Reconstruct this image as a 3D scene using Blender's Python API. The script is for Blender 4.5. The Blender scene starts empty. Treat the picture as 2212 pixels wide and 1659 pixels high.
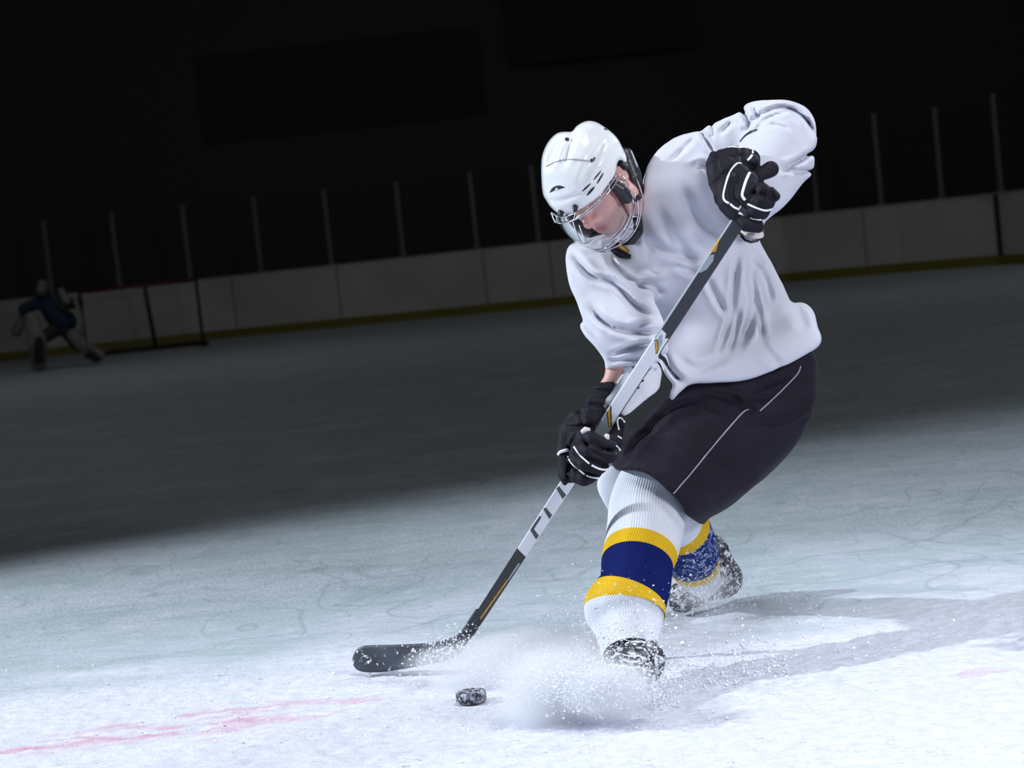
import bpy, math
import numpy as np
from mathutils import Vector, Matrix
from mathutils.bvhtree import BVHTree

# ------------------------------------------------------------------ camera
FPX, CX, CY, HCAM = 4200.0, 1106.0, 829.5, 1.09
PITCH, ROLL = math.radians(3.8), math.radians(6.1)
S = bpy.context.scene
C = S.collection
r0 = np.array([1.0, 0, 0]); u0 = np.array([0, math.sin(PITCH), math.cos(PITCH)])
FWD = np.array([0, math.cos(PITCH), -math.sin(PITCH)])
RGT = math.cos(ROLL) * r0 - math.sin(ROLL) * u0
UPV = math.sin(ROLL) * r0 + math.cos(ROLL) * u0
CAM = np.array([0, 0, HCAM])
cd = bpy.data.cameras.new('camera'); cam = bpy.data.objects.new('camera', cd); C.objects.link(cam)
cd.sensor_width = 36; cd.lens = FPX / 2212 * 36; cd.clip_end = 200; cd.clip_start = 0.1
M = Matrix.Identity(4)
for i in range(3):
    M[i][0], M[i][1], M[i][2], M[i][3] = RGT[i], UPV[i], -FWD[i], CAM[i]
cam.matrix_world = M
cd.dof.use_dof = True; cd.dof.focus_distance = 4.95; cd.dof.aperture_fstop = 5.0
S.camera = cam

# ------------------------------------------------------------------ world, lights, exposure
S.view_settings.view_transform = 'Standard'; S.view_settings.look = 'None'
S.view_settings.gamma = 1; S.view_settings.use_curve_mapping = False
S.view_settings.exposure = 0.0
w = bpy.data.worlds.new('world'); S.world = w; w.use_nodes = True
w.node_tree.nodes['Background'].inputs[0].default_value = (0.5, 0.6, 0.8, 1)
w.node_tree.nodes['Background'].inputs[1].default_value = 0.004
S.cycles.volume_bounces = 6
S.cycles.sample_clamp_indirect = 4


def spot(name, loc, target, energy, angle, blend, size, col):
    l = bpy.data.lights.new(name, 'SPOT'); l.energy = energy; l.spot_size = math.radians(angle)
    l.spot_blend = blend; l.shadow_soft_size = size; l.color = col
    o = bpy.data.objects.new(name, l); C.objects.link(o); o.location = loc
    o.rotation_euler = (Vector(target) - Vector(loc)).to_track_quat('-Z', 'Y').to_euler()
    return o


def area(name, loc, target, energy, sx, sy, col):
    l = bpy.data.lights.new(name, 'AREA'); l.energy = energy; l.shape = 'RECTANGLE'
    l.size = sx; l.size_y = sy; l.color = col
    o = bpy.data.objects.new(name, l); C.objects.link(o); o.location = loc
    o.rotation_euler = (Vector(target) - Vector(loc)).to_track_quat('-Z', 'Y').to_euler()
    return o


spot('key_lamp', (-8.5, 4.9, 5.0), (0.4, 0.2, 0.3), 4700, 104, 0.34, 0.12, (0.86, 0.93, 1.0))
area('front_softbox', (3.3, 1.2, 2.5), (0.6, 5.0, 0.9), 125, 0.9, 0.9, (0.95, 0.95, 1.0))
spot('corner_lamp', (3.4, 0.5, 4.0), (1.35, 3.65, 0.0), 150, 34, 1.0, 0.5, (0.95, 0.95, 1.0))
spot('overhead_fill', (1.6, 3.0, 7.0), (1.4, 3.7, 0.0), 1150, 74, 0.9, 1.0, (0.88, 0.92, 1.0))  # fill added from above to lift the near ice and soften shadows
spot('rim_lamp', (5.2, 8.2, 4.2), (0.5, 5.1, 0.7), 700, 34, 0.6, 0.25, (0.80, 0.88, 1.0))
for x_, y_, e_ in ((-7, 13, 44), (7, 13, 34), (-7, 26, 80), (8, 26, 60)):
    area('rink_lamp', (x_, y_, 9.5), (x_, y_ + 2.5, 0), e_, 6, 6, (1.0, 0.99, 0.95))

# ------------------------------------------------------------------ helpers


def P(px, py, Z):
    """a point of the place from where it is seen and how far it stands"""
    return CAM + RGT * ((px - CX) / FPX * Z) - UPV * ((py - CY) / FPX * Z) + FWD * Z


def CC(px, py, Z):
    return np.array([(px - CX) / FPX * Z, -(py - CY) / FPX * Z, Z])


def G(px, py, z=0.0):
    d = P(px, py, 1.0) - CAM
    return CAM + d * ((z - HCAM) / d[2])


def GZ(px, py):
    return float((G(px, py) - CAM) @ FWD)


def to_world(V):
    V = np.asarray(V, dtype=np.float64)
    return CAM + V[:, 0:1] * RGT + V[:, 1:2] * UPV + V[:, 2:3] * FWD


ROOTLOC = {}


def props(o, label=None, cat=None, group=None, kind=None):
    if label: o['label'] = label
    if cat: o['category'] = cat
    if group: o['group'] = group
    if kind: o['kind'] = kind
    return o


def empty(name, loc, label, cat, group=None):
    o = bpy.data.objects.new(name, None); C.objects.link(o)
    o.location = tuple(loc); o.empty_display_size = 0.1
    ROOTLOC[o.name] = np.array(loc, dtype=float)
    return props(o, label, cat, group)


def mesh(name, V, F, mats, parent=None, smooth=True, midx=None, label=None, flipcheck=False):
    V = np.asarray(V, dtype=np.float64)
    base = ROOTLOC[parent.name] if parent is not None else np.zeros(3)
    me = bpy.data.meshes.new(name)
    if isinstance(F, np.ndarray):
        if flipcheck and len(F):
            a, b, c = V[F[:, 0]], V[F[:, 1]], V[F[:, 2]]
            vol = np.einsum('ij,ij->i', a - V.mean(0), np.cross(b - V.mean(0), c - V.mean(0))).sum()
            if vol < 0: F = F[:, ::-1]
        n, k = F.shape
        me.vertices.add(len(V)); me.vertices.foreach_set('co', (V - base).astype(np.float32).ravel())
        me.loops.add(n * k); me.loops.foreach_set('vertex_index', np.ascontiguousarray(F).astype(np.int32).ravel())
        me.polygons.add(n); me.polygons.foreach_set('loop_start', np.arange(0, n * k, k, dtype=np.int32))
        me.polygons.foreach_set('loop_total', np.full(n, k, dtype=np.int32))
        me.update(calc_edges=True)
    else:
        me.from_pydata((V - base).tolist(), [], [list(map(int, f)) for f in F]); me.update()
    if not isinstance(mats, (list, tuple)): mats = [mats]
    for m in mats: me.materials.append(m)
    if midx is not None: me.polygons.foreach_set('material_index', np.asarray(midx, dtype=np.int32))
    if smooth: me.polygons.foreach_set('use_smooth', np.ones(len(me.polygons), dtype=bool))
    o = bpy.data.objects.new(name, me); C.objects.link(o)
    if parent is not None:
        o.parent = parent; ROOTLOC[o.name] = base
    else:
        ROOTLOC[o.name] = np.zeros(3)
    if label: o['label'] = label
    me.validate()
    return o


def join(parts):
    V, F, n = [], [], 0
    for v, f in parts:
        V.append(np.asarray(v)); F += [[int(i) + n for i in q] for q in f]; n += len(v)
    return np.concatenate(V), F


def box(lo, hi):
    x0, y0, z0 = lo; x1, y1, z1 = hi
    V = [(x0, y0, z0), (x1, y0, z0), (x1, y1, z0), (x0, y1, z0), (x0, y0, z1), (x1, y0, z1), (x1, y1, z1), (x0, y1, z1)]
    return np.array(V, float), [(0, 3, 2, 1), (4, 5, 6, 7), (0, 1, 5, 4), (1, 2, 6, 5), (2, 3, 7, 6), (3, 0, 4, 7)]


def tube(pts, r, seg=8, flat=None, caps=True):
    """tube along points; r number or list; flat=(normals, ratio) squashes along a normal"""
    pts = np.asarray(pts, float); n = len(pts)
    r = np.full(n, r) if np.isscalar(r) else np.interp(np.linspace(0, 1, n), np.linspace(0, 1, len(r)), r)
    T = np.gradient(pts, axis=0); T /= np.linalg.norm(T, axis=1)[:, None] + 1e-12
    V = []
    prev = None
    for i in range(n):
        if flat is not None: nn = flat[0][i]
        elif prev is None: nn = np.cross(T[i], [0.3, 0.2, 0.93])
        else: nn = prev
        nn = nn - T[i] * (nn @ T[i]); nn /= np.linalg.norm(nn) + 1e-12; prev = nn
        b = np.cross(T[i], nn); k = 1.0 if flat is None else flat[1]
        for j in range(seg):
            a = 2 * math.pi * j / seg
            V.append(pts[i] + r[i] * (math.cos(a) * nn * k + math.sin(a) * b))
    F = [(i * seg + j, i * seg + (j + 1) % seg, (i + 1) * seg + (j + 1) % seg, (i + 1) * seg + j) for i in range(n - 1) for j in range(seg)]
    if caps:
        F.append(tuple(range(seg))[::-1]); F.append(tuple((n - 1) * seg + j for j in range(seg)))
    return np.array(V), F


def resample(pl, step):
    pl = np.asarray(pl, float); d = np.r_[0, np.cumsum(np.linalg.norm(np.diff(pl, axis=0), axis=1))]
    n = max(3, int(d[-1] / step) + 1); t = np.linspace(0, d[-1], n)
    return np.stack([np.interp(t, d, pl[:, k]) for k in range(pl.shape[1])], 1)


def smoothpl(pl, it=2):
    pl = np.asarray(pl, float)
    for _ in range(it):
        q = [pl[0]]
        for a, b in zip(pl[:-1], pl[1:]): q += [a * .75 + b * .25, a * .25 + b * .75]
        q.append(pl[-1]); pl = np.array(q)
    return pl


def bvh_of(o):
    me = o.data; mw = Vector(ROOTLOC[o.parent.name]) if o.parent else Vector((0, 0, 0))
    return BVHTree.FromPolygons([v.co + mw for v in me.vertices], [tuple(p.vertices) for p in me.polygons])


def on_surface(bvh, pl, Z0, step=4, lift=0.0015, smooth=2):
    """lay a line on a built surface"""
    pl = resample(smoothpl(pl, smooth), step); out = []; nr = []
    for x, y in pl:
        d = P(x, y, 1.0) - CAM; hit = bvh.ray_cast(Vector(CAM), Vector(d / np.linalg.norm(d)))
        if hit[0] is None: out.append(None); nr.append(-d / np.linalg.norm(d))
        else:
            nn = np.array(hit[1]); nn = nn if nn @ d < 0 else -nn
            out.append(np.array(hit[0]) + nn * lift); nr.append(nn)
    for i in range(len(out)):
        if out[i] is None:
            js = [j for j in range(len(out)) if out[j] is not None]
            z = Z0 if not js else float((out[min(js, key=lambda j: abs(j - i))] - CAM) @ FWD)
            out[i] = P(pl[i][0], pl[i][1], z)
    return np.array(out), np.array(nr)


def line_on(bvh, pl, Z0, r, seg=8, lift=0.0012, k=0.45, step=4, smooth=2):
    p, n = on_surface(bvh, pl, Z0, step, lift, smooth)
    if len(p) > 4:
        q = p.copy(); q[1:-1] = (p[:-2] + p[1:-1] * 2 + p[2:]) / 4; p = q
    return tube(p, r, seg, (n, k))


# ---- signed distance fields turned into skins (surface nets)


def poly_raster(poly, pad=60, step=2.0, smooth=1):
    pl = np.array(poly, float)
    if smooth:
        for _ in range(smooth):
            q = []
            for a, b in zip(pl, np.roll(pl, -1, 0)): q += [a * .75 + b * .25, a * .25 + b * .75]
            pl = np.array(q)
    x0, y0 = pl.min(0) - pad; x1, y1 = pl.max(0) + pad
    xs = np.arange(x0, x1, step); ys = np.arange(y0, y1, step)
    X, Y = np.meshgrid(xs, ys, indexing='ij'); D = np.full(X.shape, 1e9); inside = np.zeros(X.shape, bool)
    for a, b in zip(pl, np.roll(pl, -1, 0)):
        e = b - a; t = np.clip(((X - a[0]) * e[0] + (Y - a[1]) * e[1]) / (e @ e + 1e-9), 0, 1)
        D = np.minimum(D, np.hypot(X - a[0] - t * e[0], Y - a[1] - t * e[1]))
        cond = (a[1] > Y) != (b[1] > Y)
        with np.errstate(divide='ignore', invalid='ignore'):
            xi = (b[0] - a[0]) * (Y - a[1]) / (b[1] - a[1] + 1e-12) + a[0]
        inside ^= cond & (X < xi)
    return x0, y0, step, np.where(inside, -D, D).astype(np.float32)


def stroke_raster(strokes, bbox, step=2.0):
    x0, y0, x1, y1 = bbox
    xs = np.arange(x0, x1, step); ys = np.arange(y0, y1, step)
    X, Y = np.meshgrid(xs, ys, indexing='ij'); H = np.zeros(X.shape)
    for pl, wd, amp in strokes:
        pl = resample(smoothpl(pl, 2), 6); D = np.full(X.shape, 1e9); A = np.zeros(X.shape)
        n = len(pl) - 1
        for i, (a, b) in enumerate(zip(pl[:-1], pl[1:])):
            e = b - a; t = np.clip(((X - a[0]) * e[0] + (Y - a[1]) * e[1]) / (e @ e + 1e-9), 0, 1)
            d = np.hypot(X - a[0] - t * e[0], Y - a[1] - t * e[1]); s = (i + t) / n
            tp = np.minimum(1, np.minimum(s, 1 - s) * 5 + 0.15); m = d < D
            D = np.where(m, d, D); A = np.where(m, tp, A)
        # a valley with a swollen lip beside it
        H += amp * A * (np.exp(-(D / wd) ** 2) - 0.45 * np.exp(-((D - 2.0 * wd) / (1.1 * wd)) ** 2))
    return x0, y0, step, H.astype(np.float32)


def look(r, px, py):
    x0, y0, st, A = r
    fx = np.clip((px - x0) / st, 0, A.shape[0] - 1.001); fy = np.clip((py - y0) / st, 0, A.shape[1] - 1.001)
    ix = fx.astype(np.int32); iy = fy.astype(np.int32); fx = fx - ix; fy = fy - iy
    return A[ix, iy] * (1 - fx) * (1 - fy) + A[ix + 1, iy] * fx * (1 - fy) + A[ix, iy + 1] * (1 - fx) * fy + A[ix + 1, iy + 1] * fx * fy


def smin(a, b, k):
    if k <= 0: return np.minimum(a, b)
    h = np.clip(0.5 + 0.5 * (b - a) / k, 0, 1)
    return b * (1 - h) + a * h - k * h * (1 - h)


class Field:
    def __init__(s, lo, hi, h):
        s.lo = np.array(lo, np.float32); s.h = h
        n = [int((hi[i] - lo[i]) / h) + 2 for i in range(3)]
        s.x, s.y, s.z = [a.astype(np.float32) for a in np.meshgrid(*[lo[i] + h * np.arange(n[i]) for i in range(3)], indexing='ij', sparse=True)]
        s.shape = n; s.F = np.full(n, 1.0, np.float32)
        s._pix = None

    def pix(s):
        if s._pix is None: s._pix = (CX + s.x / s.z * FPX + 0 * s.y, CY - s.y / s.z * FPX + 0 * s.x)
        return s._pix

    def cap(s, a, b, ra, rb, sz=1.0):
        a = np.asarray(a, np.float32); b = np.asarray(b, np.float32)
        e = (b - a) * np.array([1, 1, 1 / sz], np.float32); L = float(e @ e) + 1e-9
        dx, dy, dz = s.x - a[0], s.y - a[1], (s.z - a[2]) / sz
        t = np.clip((dx * e[0] + dy * e[1] + dz * e[2]) / L, 0, 1)
        return np.sqrt((dx - t * e[0]) ** 2 + (dy - t * e[1]) ** 2 + (dz - t * e[2]) ** 2) - (ra + (rb - ra) * t)

    def add(s, d, k=0.02): s.F = smin(s.F, d, k); return s
    def sub(s, d, k=0.01): s.F = -smin(-s.F, d, k); return s
    def chain(s, pts, k=0.02, sz=1.0):
        """pts: (px, py, Z, r)"""
        d = None
        for a, b in zip(pts[:-1], pts[1:]):
            q = s.cap(CC(*a[:3]), CC(*b[:3]), a[3], b[3], sz); d = q if d is None else np.minimum(d, q)
        s.add(d, k); return s

    def trim(s, poly, k=0.02, smooth=1):
        r = poly_raster(poly, smooth=smooth); px, py = s.pix()
        d = look(r, px, py) * (s.z / FPX); s.F = -smin(-s.F, -d, k); return s

    def relief(s, r):
        px, py = s.pix(); s.F = s.F - look(r, px, py); return s

    def wave(s, amp, sc, seed=0):
        rs = np.random.RandomState(seed); n = 0
        for i in range(6):
            v = rs.normal(size=3); v *= sc * (0.7 + 0.8 * rs.rand()) / np.linalg.norm(v); ph = rs.rand() * 7
            n = n + np.sin(s.x * v[0] + s.y * v[1] + s.z * v[2] + ph + 1.3 * np.sin(s.x * v[1] * .6 - s.y * v[2] * .5 + ph))
        s.F = s.F - amp * n / 6; return s

    def net(s):
        F = s.F; I = F < 0; nx, ny, nz = F.shape
        c = I[:-1, :-1, :-1].astype(np.int8)
        tot = sum(I[i:nx - 1 + i, j:ny - 1 + j, k:nz - 1 + k].astype(np.int8) for i in (0, 1) for j in (0, 1) for k in (0, 1))
        act = (tot > 0) & (tot < 8); idx = np.argwhere(act); ids = np.full(act.shape, -1, np.int64); ids[act] = np.arange(len(idx))
        acc = np.zeros((len(idx), 3)); cnt = np.zeros(len(idx))
        cor = [(i, j, k) for i in (0, 1) for j in (0, 1) for k in (0, 1)]
        val = {q: F[idx[:, 0] + q[0], idx[:, 1] + q[1], idx[:, 2] + q[2]].astype(np.float64) for q in cor}
        for a in cor:
            for ax in range(3):
                if a[ax] == 0:
                    b = list(a); b[ax] = 1; b = tuple(b); va, vb = val[a], val[b]; m = (va < 0) != (vb < 0)
                    t = np.where(m, va / np.where(m, va - vb, 1), 0)
                    p = np.tile(np.array(a, float), (len(idx), 1)); p[:, ax] += t
                    acc[m] += p[m]; cnt[m] += 1
        V = (idx + acc / cnt[:, None]) * s.h + s.lo
        Q = []
        for ax in range(3):
            sl0 = [slice(None)] * 3; sl1 = [slice(None)] * 3; sl0[ax] = slice(0, -1); sl1[ax] = slice(1, None)
            A, B = I[tuple(sl0)], I[tuple(sl1)]; e = np.argwhere(A != B)
            o1, o2 = [q for q in range(3) if q != ax]
            ok = (e[:, o1] > 0) & (e[:, o2] > 0) & (e[:, o1] < F.shape[o1] - 1) & (e[:, o2] < F.shape[o2] - 1); e = e[ok]
            def cell(d1, d2):
                q = e.copy(); q[:, o1] -= d1; q[:, o2] -= d2; return ids[q[:, 0], q[:, 1], q[:, 2]]
            q = np.stack([cell(1, 1), cell(0, 1), cell(0, 0), cell(1, 0)], 1)
            fl = A[e[:, 0], e[:, 1], e[:, 2]] ^ (ax == 1)
            q = np.where(fl[:, None], q, q[:, ::-1]); Q.append(q)
        return V, np.concatenate(Q)

    def build(s, name, mats, parent, post=None, **kw):
        V, Q = s.net(); V = smooth_mesh(V, Q, 2); W = to_world(V)
        if post: W = post(W)
        return mesh(name, W, Q, mats, parent, flipcheck=True, **kw)


def smooth_mesh(V, Q, it):
    for _ in range(it):
        acc = np.zeros_like(V); cnt = np.zeros(len(V))
        for i in range(4):
            a, b = Q[:, i], Q[:, (i + 1) % 4]
            for k in range(3):
                acc[:, k] += np.bincount(a, V[b, k], len(V))
            cnt += np.bincount(a, minlength=len(V))
        V = V * 0.5 + 0.5 * acc / np.maximum(cnt, 1)[:, None]
    return V


# ---- ring-built sleeves and socks: path of (px, py, Z, half width px left, right, depth radius m)


def loft(path, seg=64, sub=10, ribs=0, rib_amp=0.0, wob=None, closed=True):
    path = np.array(path, float); n = len(path); t = np.arange(n); tt = np.linspace(0, n - 1, (n - 1) * sub + 1)
    # catmull-rom through the path
    def cr(col):
        p = np.r_[2 * col[0] - col[1], col, 2 * col[-1] - col[-2]]; i = np.minimum(tt.astype(int), n - 2); f = tt - i
        a, b, c, d = p[i], p[i + 1], p[i + 2], p[i + 3]
        return 0.5 * ((2 * b) + (-a + c) * f + (2 * a - 5 * b + 4 * c - d) * f ** 2 + (-a + 3 * b - 3 * c + d) * f ** 3)
    px, py, Z, wl, wr, dr = [cr(path[:, k]) for k in range(6)]
    cen = np.array([CC(px[i], py[i], Z[i]) for i in range(len(tt))]); T = np.gradient(cen, axis=0); T /= np.linalg.norm(T, axis=1)[:, None]
    kr = np.hanning(51); kr /= kr.sum(); T = np.stack([np.convolve(np.pad(T[:, k_], 25, mode='edge'), kr, 'valid') for k_ in range(3)], 1); T /= np.linalg.norm(T, axis=1)[:, None]
    V = []
    for i in range(len(tt)):
        side = np.cross(T[i], [0, 0, 1.0]); side /= np.linalg.norm(side)   # lies across the view
        if side[0] < 0: side = -side
        nn = np.cross(side, T[i]); nn /= np.linalg.norm(nn)
        if nn[2] > 0: nn = -nn
        for j in range(seg):
            a = 2 * math.pi * j / seg; ca, sa = math.cos(a), math.sin(a)
            rx = (wr[i] if ca > 0 else wl[i]) * Z[i] / FPX
            m = 1 + (rib_amp * math.cos(ribs * a) / 0.09 if ribs else 0)
            if wob is not None: m += wob(a, tt[i] / (n - 1))
            V.append(cen[i] + side * rx * ca * m + nn * dr[i] * sa * m)
    F = [(i * seg + j, i * seg + (j + 1) % seg, (i + 1) * seg + (j + 1) % seg, (i + 1) * seg + j) for i in range(len(tt) - 1) for j in range(seg)]
    return to_world(np.array(V)), np.array(F), len(tt), seg


# ------------------------------------------------------------------ materials
def mat(name, col, rough=0.6, metal=0.0, spec=0.5, noise=None, bump=None, coat=0.0, sheen=0.0):
    """noise=(scale, colour2, amount); bump=(scale, strength, distance)"""
    m = bpy.data.materials.new(name); m.use_nodes = True; nt = m.node_tree; b = nt.nodes['Principled BSDF']
    b.inputs['Base Color'].default_value = (*col, 1); b.inputs['Roughness'].default_value = rough
    b.inputs['Metallic'].default_value = metal; b.inputs['Specular IOR Level'].default_value = spec
    b.inputs['Coat Weight'].default_value = coat
    if sheen: b.inputs['Sheen Weight'].default_value = sheen
    tc = nt.nodes.new('ShaderNodeTexCoord')
    if noise:
        n = nt.nodes.new('ShaderNodeTexNoise'); n.inputs['Scale'].default_value = noise[0]; n.inputs['Detail'].default_value = 6
        r = nt.nodes.new('ShaderNodeValToRGB'); r.color_ramp.elements[0].position = 0.5 - noise[2]; r.color_ramp.elements[1].position = 0.5 + noise[2]
        r.color_ramp.elements[0].color = (*col, 1); r.color_ramp.elements[1].color = (*noise[1], 1)
        nt.links.new(tc.outputs['Object'], n.inputs['Vector']); nt.links.new(n.outputs['Fac'], r.inputs['Fac'])
        nt.links.new(r.outputs['Color'], b.inputs['Base Color'])
    if bump:
        n2 = nt.nodes.new('ShaderNodeTexNoise'); n2.inputs['Scale'].default_value = bump[0]; n2.inputs['Detail'].default_value = 5
        bp = nt.nodes.new('ShaderNodeBump'); bp.inputs['Strength'].default_value = bump[1]; bp.inputs['Distance'].default_value = bump[2]
        nt.links.new(tc.outputs['Object'], n2.inputs['Vector']); nt.links.new(n2.outputs['Fac'], bp.inputs['Height'])
        nt.links.new(bp.outputs['Normal'], b.inputs['Normal'])
    return m


def add_frost(m, scale=60, lo=0.56, hi=0.62, col=(0.80, 0.84, 0.92)):
    """snow stuck on a surface in small flecks"""
    nt = m.node_tree; b = nt.nodes['Principled BSDF']; tc = nt.nodes.new('ShaderNodeTexCoord')
    n = nt.nodes.new('ShaderNodeTexNoise'); n.inputs['Scale'].default_value = scale; n.inputs['Detail'].default_value = 4
    n.inputs['Roughness'].default_value = 0.7
    r = nt.nodes.new('ShaderNodeValToRGB'); r.color_ramp.elements[0].position = lo; r.color_ramp.elements[1].position = hi
    mx = nt.nodes.new('ShaderNodeMix'); mx.data_type = 'RGBA'; mx.inputs[6].default_value = b.inputs['Base Color'].default_value
    if b.inputs['Base Color'].links: nt.links.new(b.inputs['Base Color'].links[0].from_socket, mx.inputs[6])
    mx.inputs[7].default_value = (*col, 1)
    nt.links.new(tc.outputs['Object'], n.inputs['Vector']); nt.links.new(n.outputs['Fac'], r.inputs['Fac'])
    nt.links.new(r.outputs['Color'], mx.inputs[0]); nt.links.new(mx.outputs[2], b.inputs['Base Color'])
    return m


m_jersey = mat('jersey_cloth', (0.60, 0.62, 0.69), 0.85, spec=0.2, bump=(420, 0.12, 0.002), noise=(5, (0.55, 0.56, 0.65), 0.25))
m_pants = mat('pants_nylon', (0.007, 0.0055, 0.012), 0.75, spec=0.25, bump=(22, 0.3, 0.02), noise=(9, (0.010, 0.008, 0.019), 0.3))
m_glove = mat('glove_leather', (0.006, 0.005, 0.012), 0.7, spec=0.25, bump=(160, 0.4, 0.003))
m_piping = mat('white_piping', (0.80, 0.82, 0.88), 0.6)
m_palm = mat('glove_palm', (0.62, 0.57, 0.60), 0.8)
m_skin = mat('skin', (0.62, 0.36, 0.32), 0.5, spec=0.4, noise=(28, (0.68, 0.38, 0.35), 0.3), bump=(220, 0.1, 0.001))
def tint(m, attr, col):
    nt = m.node_tree; b = nt.nodes['Principled BSDF']; a = nt.nodes.new('ShaderNodeAttribute'); a.attribute_name = attr
    x = nt.nodes.new('ShaderNodeMix'); x.data_type = 'RGBA'; nt.links.new(b.inputs['Base Color'].links[0].from_socket, x.inputs[6]); x.inputs[7].default_value = (*col, 1)
    nt.links.new(a.outputs['Fac'], x.inputs[0]); nt.links.new(x.outputs[2], b.inputs['Base Color'])
tint(m_skin, 'stubble', (0.30, 0.19, 0.18)); tint(m_skin, 'flush', (0.70, 0.26, 0.25)); tint(m_skin, 'lip', (0.45, 0.13, 0.14)); tint(m_skin, 'brow', (0.06, 0.035, 0.03))
m_hair = mat('dark_hair', (0.05, 0.03, 0.025), 0.7)
m_helmet = mat('helmet_plastic', (0.76, 0.79, 0.82), 0.18, spec=0.6, coat=0.5)
m_black = mat('black_plastic', (0.012, 0.012, 0.018), 0.4)
m_steel = mat('steel_wire', (0.75, 0.76, 0.82), 0.18, metal=1.0)
m_sockw = mat('sock_white', (0.66, 0.70, 0.78), 0.9, spec=0.15, bump=(500, 0.2, 0.002))
m_socky = mat('sock_yellow', (0.68, 0.43, 0.018), 0.9, spec=0.15, bump=(500, 0.2, 0.002))
m_sockb = mat('sock_blue', (0.004, 0.011, 0.105), 0.9, spec=0.15, bump=(500, 0.2, 0.002))
m_sockb2 = add_frost(mat('snowy_sock_blue', (0.012, 0.028, 0.17), 0.9, spec=0.15), 55, 0.50, 0.66, (0.40, 0.47, 0.62))
m_boot = add_frost(mat('snowy_boot', (0.02, 0.018, 0.026), 0.55), 48, 0.50, 0.60)
m_collar = mat('collar_yellow', (0.42, 0.24, 0.03), 0.8)
m_guard = mat('guard_white', (0.72, 0.74, 0.80), 0.75, bump=(90, 0.5, 0.004))
m_red = mat('red_paint', (0.09, 0.010, 0.014), 0.5)
m_rubber = add_frost(mat('puck_rubber', (0.012, 0.012, 0.02), 0.6, bump=(70, 0.4, 0.003)), 75, 0.47, 0.60, (0.55, 0.57, 0.68))
m_snow = mat('snow', (0.86, 0.89, 0.95), 0.8, spec=0.2)
s_black = mat('shaft_black', (0.014, 0.014, 0.018), 0.22, spec=0.6)
s_slate = mat('shaft_slate', (0.010, 0.015, 0.023), 0.4, spec=0.6)
s_grey = mat('shaft_grey', (0.30, 0.35, 0.40), 0.3)
s_white = mat('shaft_white', (0.66, 0.70, 0.78), 0.3)
s_yel = mat('shaft_yellow', (0.50, 0.29, 0.03), 0.35)
s_dark = mat('shaft_lettering', (0.045, 0.06, 0.062), 0.35)
m_visor = bpy.data.materials.new('visor'); m_visor.use_nodes = True
nt = m_visor.node_tree; nt.nodes.clear()
o_ = nt.nodes.new('ShaderNodeOutputMaterial'); mx = nt.nodes.new('ShaderNodeMixShader'); tr = nt.nodes.new('ShaderNodeBsdfTransparent')
gl = nt.nodes.new('ShaderNodeBsdfGlossy'); fr = nt.nodes.new('ShaderNodeFresnel'); fr.inputs[0].default_value = 1.28
tr.inputs[0].default_value = (0.90, 0.93, 0.95, 1); gl.inputs['Roughness'].default_value = 0.08
nt.links.new(fr.outputs[0], mx.inputs[0]); nt.links.new(tr.outputs[0], mx.inputs[1]); nt.links.new(gl.outputs[0], mx.inputs[2]); nt.links.new(mx.outputs[0], o_.inputs[0])
m_pane = m_visor.copy(); m_pane.name = 'rink_glass'
m_pane.node_tree.nodes['Fresnel'].inputs[0].default_value = 1.2
for n_ in m_pane.node_tree.nodes:
    if n_.type == 'BSDF_TRANSPARENT': n_.inputs[0].default_value = (0.96, 0.97, 0.97, 1)

# ------------------------------------------------------------------ numpy noise for the ice
def vnoise(x, y, seed=0):
    rs = np.random.RandomState(seed); T = rs.rand(256, 256)
    xi = np.floor(x).astype(int); yi = np.floor(y).astype(int); fx = x - xi; fy = y - yi
    fx = fx * fx * (3 - 2 * fx); fy = fy * fy * (3 - 2 * fy)
    g = lambda a, b: T[a % 256, b % 256]
    return g(xi, yi) * (1 - fx) * (1 - fy) + g(xi + 1, yi) * fx * (1 - fy) + g(xi, yi + 1) * (1 - fx) * fy + g(xi + 1, yi + 1) * fx * fy


def fbm(x, y, seed=0, o=4):
    return sum(vnoise(x * 2 ** k, y * 2 ** k, seed + k) * 0.5 ** k for k in range(o)) / sum(0.5 ** k for k in range(o))


# ------------------------------------------------------------------ the setting
WALL = [(-420, 821), (0, 781), (450, 734), (1230, 658), (1700, 609), (1950, 588), (2155, 572), (2330, 566), (2600, 572)]
WALLP = [G(x, y) for x, y in WALL]
WALLP = [np.array([p[0], p[1]]) for p in WALLP]
d_ = (WALLP[0] - WALLP[1]) / np.linalg.norm(WALLP[0] - WALLP[1])
WALLP = [WALLP[0] + d_ * 3.5 + np.array([-3.0, -3.2]) + np.array([-.8, -4.5]), WALLP[0] + d_ * 3.5 + np.array([-3.0, -3.2]), WALLP[0] + d_ * 3.5 + np.array([-1.4, -.9]), WALLP[0] + d_ * 3.5] + WALLP
e_ = WALLP[-1]
WALLP += [e_ + np.array([2.6, -2.6]), e_ + np.array([4.0, -5.6]), e_ + np.array([4.3, -12.0])]
WH = 1.23


def wall_at(px):
    """where the line of sight through this column meets the boards"""
    d0 = None
    for py in (600,):
        pass
    # vertical line leaning with the camera roll is ignored: use the board-top column
    best = None
    for a, b in zip(WALLP[:-1], WALLP[1:]):
        for t in np.linspace(0, 1, 81):
            q = a + (b - a) * t; w3 = np.array([q[0], q[1], WH]) - CAM
            u = CX + (w3 @ RGT) / (w3 @ FWD) * FPX
            if best is None or abs(u - px) < best[0]: best = (abs(u - px), q, (b - a) / np.linalg.norm(b - a))
    return best[1], best[2]


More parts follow.
